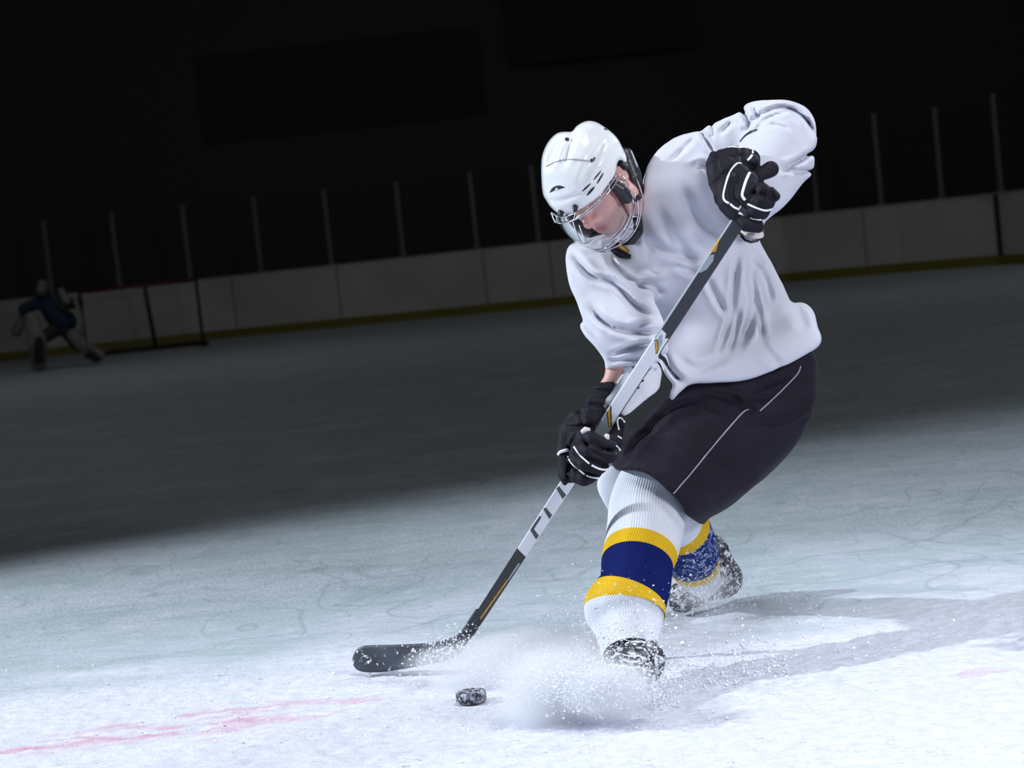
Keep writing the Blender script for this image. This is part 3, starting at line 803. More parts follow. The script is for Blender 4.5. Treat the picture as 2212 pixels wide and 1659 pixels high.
# ear guard, strap
eb = bvh_of(body)
def hpath(pts): return to_world(np.array([hp(*p) for p in pts]))
f = Field(CC(1300, 450, 4.7) - [0, 0, .1], CC(1395, 320, 5.15), .0032)
f.chain([(1338, 350, 4.82, .011), (1350, 360, 4.82, .010)], .008).chain([(1324, 398, 4.775, .013), (1342, 410, 4.785, .017), (1354, 428, 4.80, .015)], .01).chain([(1353, 352, 4.88, .012), (1366, 385, 4.87, .010), (1378, 425, 4.90, .011)], .01)
f.build('ear_guard', m_black, helmet)
mesh('chin_strap', *line_on(eb, [(1318, 404), (1336, 430), (1352, 452), (1362, 478)], 4.8, .0030, lift=.003), mat('strap_red', (.16, .02, .03), .6), helmet, label='dark red chin strap')
f = Field(CC(1330, 460, 4.8), CC(1410, 300, 5.2), .004)
f.chain([(1352, 335, 5.0, .02), (1368, 380, 4.98, .022), (1383, 430, 5.0, .014)], .01); f.build('helmet_padding', m_black, helmet)

# visor: clear dome in front of the face
vc, vr = np.array((0, .028, -.046)), np.array((.108, .128, .128))
nu, nv = 48, 34; Vv = []
for i in range(nu + 1):
    az = math.radians(-100 + 200 * i / nu)
    for j in range(nv + 1):
        el = math.radians(24 - 84 * j / nv)
        Vv.append(hp(*(vc + vr * np.array([math.sin(az) * math.cos(el), math.cos(az) * math.cos(el), math.sin(el)]))))
Fv_ = [(i * (nv + 1) + j, (i + 1) * (nv + 1) + j, (i + 1) * (nv + 1) + j + 1, i * (nv + 1) + j + 1) for i in range(nu) for j in range(nv)]
Vw = to_world(np.array(Vv)); vb = BVHTree.FromPolygons([Vector(v_) for v_ in Vw], Fv_)
keep = [f_ for f_ in Fv_ if f_[0] // (nv + 1) < 41]
visor = mesh('visor', Vw[:42 * (nv + 1)], keep, m_visor, helmet, label='clear plastic face shield')
def vp(az, el, k=1.0):
    az, el = math.radians(az), math.radians(el); return hp(*(vc + k * vr * np.array([math.sin(az) * math.cos(el), math.cos(az) * math.cos(el), math.sin(el)])))
def wire(pts2, k=1.0, r=.0017):
    """wire through (pixel) points on the dome"""
    return line_on(vb, pts2, 4.75, r, lift=.002, k=1.0, step=5)
zz = lambda L: [(1120 + x / 4.1475, 200 + y / 4.1475) for x, y in L]
wires = [zz([(292, 1075), (345, 1110), (420, 1115), (512, 1075)]), zz([(310, 1130), (330, 1165), (400, 1172), (500, 1140), (600, 1090), (700, 1010), (790, 910), (860, 830), (915, 730)]),
         zz([(505, 1130), (610, 1060), (720, 960), (800, 860), (880, 740)]),
         zz([(292, 1075), (310, 1130), (330, 1165)]), zz([(345, 1110), (352, 1165)]), zz([(405, 1115), (412, 1170)]), zz([(512, 1075), (497, 1135)]), zz([(620, 1020), (612, 1075)]), zz([(740, 900), (725, 975)]), zz([(810, 815), (815, 875)]),
         zz([(865, 745), (940, 830), (1000, 920), (1060, 945)]), zz([(915, 735), (990, 830), (1000, 920), (1040, 940)]),
         zz([(1036, 880), (1035, 1000), (1020, 1110), (975, 1220), (905, 1310), (820, 1380), (700, 1412)]),
         zz([(1090, 960), (1092, 1080), (1060, 1200), (1000, 1290), (920, 1360), (820, 1410), (740, 1420)]),
         zz([(1060, 960), (1075, 1080), (1045, 1190)]), zz([(1000, 920), (1030, 1000)]), zz([(1020, 1110), (1085, 1110)]), zz([(940, 1215), (1040, 1235)]), zz([(865, 1320), (935, 1345)]), zz([(770, 1385), (830, 1400)]),
         zz([(1000, 1075), (960, 1180), (900, 1260), (820, 1330), (760, 1390)]),
         zz([(490, 1150), (515, 1240), (560, 1335)]), zz([(545, 1180), (565, 1250), (605, 1325)])]
cage = mesh('cage', *join([wire(w_) for w_ in wires]), m_steel, helmet, label='shiny steel wire cage')
for x, y in zz([(383, 1085), (508, 1042)]):
    f = Field(CC(x - 12, y + 12, 4.66) , CC(x + 12, y - 12, 4.9), .0016); hit, _ = on_surface(hb, [(x, y - 4), (x, y - 4), (x, y - 4)], 4.8, lift=.001)
    zc = float((hit[0] - CAM) @ FWD); f.add(f.cap(CC(x, y - 4, zc), CC(x, y + 2, zc - .006), .008, .006), 0); f.build('clip', m_black, helmet)
for x, y in zz([(835, 785), (1070, 945)]):
    f = Field(CC(x - 14, y + 14, 4.66), CC(x + 14, y - 14, 5.0), .0018); hit, _ = on_surface(vb, [(x, y), (x, y), (x, y)], 4.8, lift=.001)
    zc = float((hit[0] - CAM) @ FWD); f.add(f.cap(CC(x - 3, y + 3, zc), CC(x + 3, y - 3, zc), .007, .007), 0); f.build('clip', m_black, helmet)

# ---- jersey
JP = [(1392, 420), (1388, 395), (1400, 352), (1425, 318), (1465, 294), (1514, 283), (1540, 268), (1575, 252), (1600, 243), (1610, 226), (1634, 217), (1680, 217), (1715, 221), (1742, 233), (1757, 257), (1762, 285),
      (1765, 303), (1754, 330), (1757, 350), (1755, 370), (1730, 400), (1700, 438), (1670, 466), (1652, 480), (1640, 505), (1640, 520), (1652, 548), (1668, 580), (1690, 620), (1702, 640), (1725, 654), (1747, 664), (1757, 680),
      (1760, 700), (1772, 722), (1774, 738), (1764, 752), (1735, 768), (1700, 788), (1660, 806), (1625, 818), (1590, 825), (1550, 828), (1495, 827), (1478, 838), (1462, 852), (1450, 868), (1447, 852), (1462, 828), (1448, 815),
      (1436, 795), (1427, 768), (1424, 745), (1420, 752), (1421, 785), (1390, 790), (1350, 790), (1322, 794), (1307, 803), (1308, 782), (1300, 768), (1284, 745), (1262, 716), (1250, 685), (1241, 655), (1230, 610), (1224, 575), (1225, 548), (1232, 530), (1260, 520), (1330, 500), (1370, 470)]
f = Field([CC(1190, 900, 5.3)[0], CC(1190, 900, 5.4)[1], 4.62], [CC(1800, 190, 5.4)[0], CC(1800, 190, 5.4)[1], 5.52], .0052)
f.chain([(1610, 770, 5.24, .205), (1560, 640, 5.19, .185), (1500, 480, 5.15, .17), (1470, 410, 5.14, .15)], .05, .85)
f.chain([(1330, 580, 5.08, .13), (1420, 480, 5.12, .14), (1500, 390, 5.13, .14)], .05, .9)
f.add(f.cap(CC(1720, 745, 5.24), CC(1500, 790, 5.15), .10, .09), .05)
f.chain([(1500, 380, 5.10, .13), (1620, 300, 5.03, .115), (1690, 295, 4.98, .105)], .035)
f.chain([(1690, 295, 4.98, .11), (1690, 330, 4.90, .105), (1650, 390, 4.86, .09)], .02)
f.chain([(1725, 330, 5.02, .08), (1690, 420, 5.0, .07), (1655, 470, 4.98, .05)], .012)
f.chain([(1310, 560, 5.02, .12), (1305, 640, 4.93, .115), (1345, 720, 4.88, .105), (1368, 755, 4.87, .085)], .016)
f.chain([(1368, 745, 4.87, .080), (1366, 830, 4.87, .074)], .006)
f.add(f.cap(CC(1480, 770, 5.10), CC(1690, 740, 5.17), .085, .10), .04)
f.add(f.cap(CC(1475, 812, 5.02), CC(1725, 752, 5.10), .07, .085), .035)
f.chain([(1485, 815, 5.0, .04), (1460, 850, 4.97, .03)], .02)
f.chain([(1432, 395, 5.07, .095), (1425, 480, 5.03, .10)], .03)
f.trim(JP, .011)
z3 = lambda L: [(1180 + x / 3.568, 480 + y / 3.568) for x, y in L]
z2 = lambda L: [(1460 + x / 4.608, 180 + y / 4.608) for x, y in L]
FOLD = [(z3([(200, 230), (270, 330), (350, 420), (450, 440), (540, 480), (650, 630), (760, 700), (850, 740)]), 7, -.012), (z3([(340, 660), (420, 760), (560, 830), (720, 850), (860, 850)]), 8, -.014),
        (z3([(460, 230), (520, 330), (600, 420), (700, 470)]), 6, -.009), (z3([(1470, 260), (1450, 500), (1430, 700), (1390, 850), (1330, 1010)]), 6, -.013),
        (z3([(1590, 270), (1570, 400), (1610, 560), (1600, 700), (1540, 850), (1470, 980)]), 9, -.017), (z3([(1600, 300), (1680, 460), (1730, 640)]), 11, -.015), (z3([(1480, 660), (1460, 850), (1400, 1000)]), 7, -.014),
        (z3([(1640, 600), (1650, 800), (1665, 900)]), 6, -.010), (z3([(1240, 430), (1320, 600), (1400, 720)]), 7, -.011), (z3([(900, 1010), (960, 1140), (1060, 1240)]), 7, -.009),
        (z3([(680, 450), (800, 420), (920, 410)]), 8, .009), (z3([(500, 1025), (700, 950), (860, 930)]), 5, -.013), (z3([(480, 1070), (620, 1060), (760, 1040)]), 4, -.006),
        (z3([(160, 520), (240, 640), (280, 760), (420, 900)]), 8, -.006), (z3([(980, 330), (1080, 370), (1180, 390)]), 7, -.008), (z3([(700, 480), (820, 490), (900, 560)]), 7, -.007), (z3([(620, 810), (720, 790), (830, 780)]), 5, -.009),
        (z3([(1000, 1040), (1150, 1150), (1300, 1080), (1420, 1020)]), 9, -.006), (z3([(1650, 900), (1700, 1000), (1800, 1100)]), 8, -.006), (z3([(1850, 560), (1950, 700), (2000, 850)]), 12, -.006),
        (z2([(730, 450), (760, 380), (880, 280), (1050, 230), (1200, 270), (1320, 380), (1370, 520)]), 5, -.009), (z2([(820, 400), (950, 320), (1130, 275)]), 4, -.005), (z2([(910, 412), (1020, 420), (1140, 470)]), 4, -.004),
        (z2([(1050, 860), (1200, 790), (1360, 680)]), 6, -.013), (z2([(1060, 865), (1200, 880), (1360, 865)]), 5, -.010), (z2([(660, 260), (720, 370), (700, 480)]), 6, -.012), (z2([(760, 240), (810, 290), (740, 400)]), 5, -.008),
        (z2([(250, 480), (340, 620), (370, 690)]), 6, -.009), (z2([(360, 400), (360, 560)]), 4, -.005), (z2([(560, 380), (440, 500)]), 5, -.006), (z2([(200, 850), (260, 800), (330, 860)]), 6, -.008),
        ([(1506, 292), (1477, 323), (1445, 350)], 5, -.004), ([(1420, 440), (1440, 500), (1480, 540), (1500, 590)], 12, -.008), ([(1470, 400), (1500, 470), (1560, 520)], 12, -.008), ([(1400, 520), (1450, 550), (1510, 560)], 9, -.007)]
f.relief(stroke_raster([(a_, b_, c_ * (1.5 if min(q_[0] for q_ in a_) > 1520 and max(q_[1] for q_ in a_) > 600 else 1.6)) for a_, b_, c_ in FOLD], (1180, 180, 1820, 900)))
f.wave(.0035, 34, 4).wave(.0014, 85, 8)
f.sub(f.cap(CC(1325, 470, 4.88), CC(1345, 525, 4.86), .05, .040), .012)       # room for the neck and jaw
jersey = f.build('jersey', m_jersey, player)
jb = bvh_of(jersey)
f = Field(CC(1325, 560, 4.80), CC(1405, 420, 5.05), .005)
f.chain([(1370, 450, 4.97, .018), (1370, 497, 4.93, .024), (1346, 533, 4.92, .018)], .01)
f.build('neck_shadow_straps', m_black, player)  # black form standing in for the neck's shadow and the dark straps
mesh('collar', *line_on(jb, [(1312, 530), (1328, 543), (1345, 553), (1362, 556)], 4.93, [.004, .012, .015, .007], lift=.003, k=.4), m_black, player)
mesh('collar_band', *line_on(jb, [(1338, 533), (1348, 541), (1358, 549)], 4.92, [.004, .0065, .003], lift=.010, k=.4), m_collar, player, label='mustard inner collar')
mesh('sleeve_slit', *line_on(jb, z2([(640, 580), (690, 520), (740, 485), (812, 460)]), 4.85, [.002, .005, .004, .001], lift=.001, k=.3), m_black, jersey, label='dark gap between sleeve and glove')

# ---- hockey pants
PP = [(1500, 804), (1470, 838), (1430, 868), (1400, 890), (1350, 935), (1335, 985), (1322, 1003), (1335, 1018), (1362, 1016), (1395, 1020), (1430, 1045), (1465, 1080), (1482, 1098), (1480, 1108), (1500, 1122), (1520, 1134), (1525, 1121), (1560, 1103), (1600, 1074),
      (1640, 1043), (1680, 1004), (1715, 966), (1738, 930), (1755, 885), (1766, 845), (1768, 800), (1762, 765), (1750, 748), (1700, 768), (1640, 792), (1580, 802)]
f = Field([CC(1290, 1150, 5.5)[0], CC(1290, 1150, 5.5)[1], 4.78], [CC(1800, 720, 5.6)[0], CC(1800, 720, 5.5)[1], 5.62], .0062)
f.chain([(1650, 790, 5.28, .19), (1640, 860, 5.27, .20), (1530, 960, 5.13, .17), (1420, 1050, 5.02, .135)], .03, .95)
f.chain([(1640, 900, 5.35, .20), (1590, 1000, 5.28, .14), (1510, 1090, 5.2, .09)], .05)
f.chain([(1560, 830, 5.18, .15), (1440, 910, 5.12, .13), (1360, 985, 5.08, .085)], .02)
f.trim(PP, .013)
zp = lambda L: [(1180 + x / 3.568, 740 + y / 3.568) for x, y in L]
f.relief(stroke_raster([(zp([(560, 930), (700, 780), (850, 600), (1000, 480), (1200, 430)]), 7, -.012), (zp([(1100, 380), (1300, 390), (1500, 460), (1800, 400)]), 7, -.008), 
                        (zp([(1430, 420), (1500, 480), (1640, 540)]), 7, -.012), (zp([(1550, 600), (1800, 620), (2050, 480)]), 10, -.010), (zp([(1200, 780), (1400, 900), (1500, 1000)]), 10, -.006), (zp([(900, 1050), (1100, 1050), (1350, 1080)]), 9, -.006),
                        (zp([(640, 760), (760, 700), (960, 720)]), 9, -.006), (zp([(1500, 420), (1700, 330), (1900, 230)]), 7, -.006)], (1290, 720, 1800, 1160)))
f.wave(.005, 28, 9)
pants = f.build('hockey_pants', m_pants, player)
pb = bvh_of(pants)
m_pp = mat('pants_piping', (0.30, 0.29, 0.40), 0.5)
mesh('piping', *line_on(pb, [(1729, 791), (1726, 805), (1700, 832), (1670, 862), (1641, 888)], 5.1, .0020), m_pp, pants)
mesh('piping', *line_on(pb, [(1617, 885), (1606, 888), (1580, 918), (1540, 964), (1500, 1014), (1455, 1066)], 5.0, .0020), m_pp, pants)

# ---- socks
def sock(path, bands, name, seg=360, sub=16, ribs=90, amp=.0011, blue=m_sockb, wob=None, label=None):
    V, F, nr, sg = loft(path, seg, sub, ribs, amp, wob); t = (np.repeat(np.arange(nr - 1), sg) + .5) / (nr - 1) * (len(path) - 1)
    mi = np.zeros(len(F), int)
    for a, b_, k in bands: mi[(t >= a) & (t < b_)] = k
    return mesh(name, V, F, [m_sockw, m_socky, blue], player, midx=mi, flipcheck=True, label=label)
fw = [(1445, 960, 5.12, 50, 50, .06), (1412, 1030, 5.05, 68, 74, .085), (1400, 1090, 5.03, 82, 82, .10), (1392, 1140, 4.99, 80, 84, .10), (1384, 1190, 4.94, 79, 80, .098), (1378, 1215, 4.915, 78, 76, .096), (1374, 1262, 4.875, 78, 74, .094),
      (1366, 1288, 4.855, 84, 76, .096), (1354, 1312, 4.84, 90, 85, .102), (1353, 1330, 4.83, 88, 82, .098), (1356, 1354, 4.81, 74, 74, .082), (1358, 1380, 4.785, 66, 66, .074), (1362, 1415, 4.75, 60, 58, .068)]
fr_ = sock(fw, [(4.05, 5.05, 1), (5.05, 7.1, 2), (7.1, 8.5, 1)], 'sock', label='front sock, white with yellow and blue bands')
rw = [(1330, 1030, 5.16, 55, 60, .07), (1372, 1050, 5.20, 56, 58, .075), (1420, 1085, 5.28, 56, 58, .078), (1462, 1130, 5.38, 60, 60, .078), (1478, 1152, 5.43, 62, 60, .078), (1496, 1196, 5.51, 64, 56, .076), (1508, 1222, 5.57, 58, 44, .07), (1520, 1250, 5.64, 48, 36, .06)]
sock(rw, [(3.0, 3.75, 1), (3.75, 5.3, 2), (5.3, 5.9, 1)], 'sock', blue=m_sockb2, label='rear sock dusted with snow')

# knee pad flare, white, left of the front knee
f = Field(CC(1270, 1110, 5.25), CC(1400, 990, 5.35), .005); f.lo = f.lo
f = Field([CC(1270, 1110, 5.1)[0], CC(1270, 1110, 5.1)[1], 4.98], [CC(1410, 985, 5.1)[0], CC(1410, 985, 5.1)[1], 5.32], .005)
f.chain([(1340, 1020, 5.14, .06), (1325, 1055, 5.12, .06), (1345, 1090, 5.15, .05)], .02)
f.trim([(1322, 1003), (1300, 1020), (1289, 1040), (1291, 1060), (1300, 1078), (1318, 1110), (1380, 1110), (1400, 1000)], .01)
f.build('knee_cuff', m_sockw, player)

# ---- skates
def skate(name, ank, heel, toe, sole_h, label):
    """boot from view-frame points"""
    ank, heel, toe = map(np.asarray, (ank, heel, toe)); lo = np.min([ank, heel, toe], 0) - .12; hi = np.max([ank, heel, toe], 0) + .12
    f = Field(lo, hi, .006); up = (ank - heel); L = toe - heel
    f.add(f.cap(ank + up * .25, heel + up * .30, .052, .045), .02); f.add(f.cap(heel + up * .30, toe, .046, .040), .04); f.add(f.cap(heel + up * .5 + L * .25, toe, .042, .034), .03)
    bt = f.build(name, m_boot, player, label=label)
    if sole_h is None: return bt, up, L, ank, heel
    W = to_world(np.array([heel, toe])); h, t = W; dv = (t - h) / np.linalg.norm(t - h)
    a = h - np.array([0, 0, .035]); b_ = t - np.array([0, 0, .03])
    a2 = a.copy(); a2[2] = sole_h[0]; b2 = b_ + dv * .02; b2[2] = sole_h[1]
    sd = np.cross(dv, [0, 0, 1]); sd /= np.linalg.norm(sd)
    hold = []
    for p0, p1 in ((a + dv * .01, a2 + dv * .03), (b_ - dv * .02, b2 - dv * .05)):
        pts = []
        for s_, ww in ((p0, .022), (p1 + [0, 0, .03], .006)):
            pts += [s_ - sd * ww - dv * .03, s_ + sd * ww - dv * .03, s_ + sd * ww + dv * .03, s_ - sd * ww + dv * .03]
        hold.append((np.array(pts), box((0, 0, 0), (1, 1, 1))[1]))
    for hv, hf in hold: mesh('blade_holder', hv, hf, m_black, bt)
    V = []
    for s_ in (-1, 1):
        V += [a2 - dv * .01 + sd * s_ * .0017, b2 + dv * .01 + sd * s_ * .0017, b2 + dv * .02 + [0, 0, .03] + sd * s_ * .0017, a2 - dv * .02 + [0, 0, .03] + sd * s_ * .0017]
    mesh('blade', np.array(V), [(0, 1, 2, 3), (7, 6, 5, 4), (0, 4, 5, 1), (1, 5, 6, 2), (2, 6, 7, 3), (3, 7, 4, 0)], m_steel, bt, smooth=False)
    return bt, up, L, ank, heel
def on_ground(px, py, lift):
    w3 = G(px, py, lift); q = w3 - CAM; return np.array([q @ RGT, q @ UPV, q @ FWD])
hl, te = CC(1396, 1440, 4.73), CC(1322, 1476, 4.56)
ak = CC(1374, 1404, 4.76)
sk1 = skate('skate', ak, hl, te, (0.0, 0.0), 'front skate half hidden by spray')
hl, te = CC(1573, 1268, 5.78), CC(1472, 1291, 5.63)
sk2 = skate('skate', CC(1545, 1208, 5.72), hl, te, None, 'rear skate rolled on its side, covered in snow')
f = Field(CC(1500, 1330, 5.5), CC(1640, 1140, 5.95), .006)
f.chain([(1541, 1189, 5.70, .022), (1549, 1225, 5.72, .042), (1562, 1258, 5.76, .048)], .02); f.build('skate_tongue', m_boot, sk2[0])
lb = bvh_of(sk1[0])
mesh('lace', *join([line_on(lb, [(1345, y), (1362, y + 5), (1382, y + 2)], 4.7, .0025, k=.7) for y in (1415, 1427, 1439)]), m_piping, sk1[0])

# ---- gloves
z4 = lambda L: [(1160 + x / 4.878, 760 + y / 4.878) for x, y in L]
def gchain(f, pts, k, sz=1.0): f.chain([(px, py, Z, r / FPX * Z) for px, py, Z, r in pts], k, sz)
# upper glove (left hand at the top of the stick)
UG = z2([(285, 815), (320, 740), (350, 660), (400, 615), (480, 585), (560, 580), (640, 590), (740, 600), (815, 640), (846, 720), (840, 800), (812, 850), (850, 800), (900, 765), (960, 760), (1015, 790), (1035, 850), (1015, 910), (960, 940), (850, 970),
         (900, 1000), (960, 1015), (1010, 1070), (1052, 1100), (1045, 1150), (1000, 1185), (960, 1250), (900, 1355), (870, 1400), (862, 1505), (760, 1508), (640, 1480), (590, 1440), (530, 1400), (520, 1345), (460, 1350), (430, 1310), (405, 1240), (380, 1160), (365, 1070), (330, 1050), (318, 960)])
f = Field([CC(1505, 540, 4.8)[0], CC(1505, 540, 4.8)[1], 4.42], [CC(1705, 290, 4.8)[0], CC(1705, 290, 4.8)[1], 4.92], .0030)
gchain(f, [(1545, 350, 4.74, 24), (1590, 345, 4.75, 30), (1618, 350, 4.77, 28)], .01)      # cuff
gchain(f, [(1550, 370, 4.66, 26), (1560, 420, 4.62, 26)], .008)
gchain(f, [(1565, 370, 4.66, 34), (1590, 390, 4.65, 36)], .012)
gchain(f, [(1575, 400, 4.60, 28), (1572, 440, 4.57, 22), (1590, 462, 4.56, 20)], .004)
gchain(f, [(1612, 395, 4.60, 28), (1608, 425, 4.565, 22), (1610, 440, 4.56, 18)], .004)
gchain(f, [(1640, 385, 4.66, 20), (1666, 366, 4.67, 19)], .006)                       # thumb
gchain(f, [(1590, 360, 4.66, 20), (1620, 352, 4.69, 22)], .004)
for pts in ([(1628, 408, 4.57, 15), (1650, 410, 4.55, 16), (1672, 424, 4.56, 15)],      # four curled fingers
            [(1618, 432, 4.56, 14), (1642, 436, 4.535, 14), (1664, 441, 4.55, 13)],
            [(1606, 450, 4.56, 14), (1632, 458, 4.535, 14), (1655, 462, 4.55, 13)],
            [(1588, 468, 4.57, 14), (1612, 486, 4.54, 15), (1640, 490, 4.55, 14)]): gchain(f, pts, .0025)
f.trim(UG, .006)
f.relief(stroke_raster([(z2(a_), 4, -.004) for a_ in ([(650, 600), (650, 700), (660, 790), (720, 800), (800, 850)], [(600, 900), (555, 1010), (545, 1130), (600, 1230)], [(330, 1050), (420, 960), (540, 860), (610, 800)], [(700, 1160), (780, 1080), (830, 990)], [(400, 650), (400, 760), (430, 900)], [(930, 1010), (940, 1090), (990, 1180)], [(540, 1370), (620, 1400), (640, 1480)])], (1500, 280, 1710, 540)))
glove = f.build('glove', m_glove, player, label='upper glove with white piping, gripping the top of the stick')
gb = bvh_of(glove)
def pipe(g, gbv, pl, r, Z): return mesh('piping', *line_on(gbv, pl, Z, r, lift=.0010, k=.5, step=3), m_piping, g)
pipe(glove, gb, z2([(650, 800), (620, 790), (570, 830), (520, 920), (490, 1030), (470, 1120), (480, 1170), (530, 1195)]), .0026, 4.6)
pipe(glove, gb, z2([(735, 890), (700, 960), (670, 1060), (655, 1120), (690, 1165)]), .0034, 4.6)
pipe(glove, gb, z2([(520, 640), (580, 632), (640, 645), (720, 635), (770, 670), (760, 720), (710, 770)]), .0028, 4.7)
pipe(glove, gb, z2([(540, 1200), (580, 1240), (625, 1255)]), .0027, 4.6)
pipe(glove, gb, z2([(715, 1205), (790, 1240), (860, 1265), (910, 1270), (950, 1250)]), .0027, 4.6)
pipe(glove, gb, z2([(625, 1290), (720, 1335), (800, 1365), (850, 1355)]), .0026, 4.6)
mesh('palm_patch', *tube([P(1603, 500, 4.60), P(1618, 509, 4.59), P(1634, 511, 4.59), P(1645, 506, 4.60)], [.006, .011, .012, .008], 12), m_palm, glove, label='pale palm leather')
mesh('wrist_loop', *tube(np.array([P(*q_) for q_ in [(1595, 496, 4.62), (1600, 508, 4.59), (1610, 519, 4.58), (1622, 523, 4.58), (1636, 520, 4.58), (1645, 510, 4.60), (1648, 498, 4.62)]]), .0035, 8), m_black, glove)

# lower glove (right hand)
LG = z4([(720, 240), (640, 250), (600, 330), (560, 400), (530, 480), (505, 570), (420, 600), (360, 620), (290, 650), (240, 740), (220, 830), (225, 920), (180, 1060), (200, 1110), (225, 1150), (210, 1290), (250, 1370), (330, 1470), (450, 1455), (580, 1400), (640, 1340), (720, 1260),
         (800, 1180), (870, 1080), (895, 980), (910, 850), (935, 760), (920, 690), (870, 640), (830, 660), (770, 800), (700, 850), (660, 850), (600, 800), (650, 730), (740, 600), (690, 540), (780, 430), (845, 320), (740, 310)])
f = Field([CC(1185, 1080, 4.95)[0], CC(1185, 1080, 4.95)[1], 4.66], [CC(1365, 800, 4.95)[0], CC(1365, 800, 4.95)[1], 5.0], .0030)
gchain(f, [(1320, 838, 4.83, 16), (1300, 850, 4.84, 24), (1285, 885, 4.84, 26)], .008)
gchain(f, [(1280, 870, 4.83, 24), (1275, 905, 4.82, 26), (1250, 925, 4.83, 28)], .006)
gchain(f, [(1245, 900, 4.85, 18), (1225, 940, 4.86, 24), (1222, 990, 4.84, 24), (1222, 1030, 4.82, 18)], .008)
gchain(f, [(1255, 950, 4.80, 30), (1275, 980, 4.79, 32)], .01)
gchain(f, [(1330, 900, 4.84, 12), (1338, 925, 4.83, 14), (1328, 955, 4.80, 20)], .006)
for pts in ([(1252, 945, 4.77, 16), (1278, 948, 4.74, 16), (1300, 958, 4.74, 15), (1322, 965, 4.76, 14)],
            [(1245, 968, 4.76, 14), (1270, 975, 4.73, 15), (1298, 985, 4.73, 15), (1322, 988, 4.75, 13)],
            [(1238, 990, 4.76, 14), (1262, 1003, 4.73, 15), (1290, 1012, 4.73, 13), (1308, 1014, 4.75, 12)],
            [(1240, 1025, 4.79, 16), (1262, 1034, 4.77, 17), (1290, 1028, 4.78, 12)]): gchain(f, pts, .0025)
f.trim(LG, .005)
f.relief(stroke_raster([(z4(a_), 4, -.005) for a_ in ([(560, 400), (680, 420), (790, 400)], [(500, 560), (640, 560), (740, 590)], [(290, 800), (420, 790), (600, 790)], [(420, 600), (480, 700), (470, 790)], [(340, 1020), (400, 900), (430, 850)], [(490, 880), (510, 960), (600, 1080), (830, 1130)], [(230, 1080), (340, 1080), (360, 1200)], [(350, 1190), (335, 1300), (330, 1460)], [(660, 1040), (760, 1030), (860, 1060)])], (1180, 790, 1370, 1090)))
glove2 = f.build('glove', m_glove, player, label='lower glove with white piping, halfway down the shaft')
gb2 = bvh_of(glove2)
pipe(glove2, gb2, z4([(390, 1000), (430, 1060), (490, 1130), (550, 1180)]), .0024, 4.7)
pipe(glove2, gb2, z4([(575, 1195), (640, 1230), (700, 1245), (745, 1235)]), .0024, 4.7)
pipe(glove2, gb2, z4([(325, 1105), (345, 1150), (410, 1220), (505, 1295)]), .0026, 4.7)
pipe(glove2, gb2, z4([(520, 1305), (580, 1325), (645, 1330)]), .0024, 4.7)
pipe(glove2, gb2, z4([(222, 1092), (235, 1062), (270, 1044), (335, 1034)]), .0042, 4.8)
pipe(glove2, gb2, z4([(862, 825), (848, 760), (845, 700), (880, 690), (925, 745)]), .0024, 4.8)
pipe(glove2, gb2, z4([(850, 890), (890, 915)]), .0022, 4.8)
pipe(glove2, gb2, z4([(830, 990), (860, 1010), (880, 1045)]), .0022, 4.8)
mesh('palm_patch', *tube([P(x_, y_, 4.745) for x_, y_ in z4([(465, 850), (510, 825), (560, 830)])], [.005, .009, .006], 10), m_palm, glove2, label='pale palm leather')
mesh('palm_patch', *tube([P(x_, y_, 4.74) for x_, y_ in z4([(705, 935), (735, 900), (745, 865)])], [.004, .0085, .004], 10), m_palm, glove2, label='pale palm leather')

# forearm guard: white padded shell with black dashes
f = Field([CC(1290, 920, 5.0)[0], CC(1290, 920, 5.0)[1], 4.76], [CC(1450, 740, 5.0)[0], CC(1450, 740, 5.0)[1], 5.12], .0036)
gchain(f, [(1402, 785, 4.93, 40), (1385, 830, 4.91, 45), (1350, 880, 4.90, 26)], .02)
gchain(f, [(1345, 800, 4.87, 22), (1312, 860, 4.83, 16)], .01)
f.trim(z4([(860, 170), (960, 150), (1180, 60), (1270, 110), (1320, 200), (1305, 300), (1290, 400), (1150, 500), (930, 690), (880, 640), (800, 560), (745, 585), (690, 530), (780, 420), (850, 300), (930, 190)]), .006)
guard = f.build('forearm_guard', m_guard, player, label='white padded forearm guard with black dashes')
gg = bvh_of(guard)
for q_, r_ in (([(1080, 312), (1125, 305)], [.0022, .0022]), ([(1035, 382), (1080, 375)], [.0022, .0022]), ([(990, 460), (1005, 440)], [.003, .0015]), ([(1165, 175), (1185, 190)], [.0034, .0034]), ([(1150, 205), (1165, 215)], [.0018, .0018])):
    mesh('dash_mark', *line_on(gg, z4(q_), 4.85, r_, step=2, smooth=0, k=.3), m_black, guard)

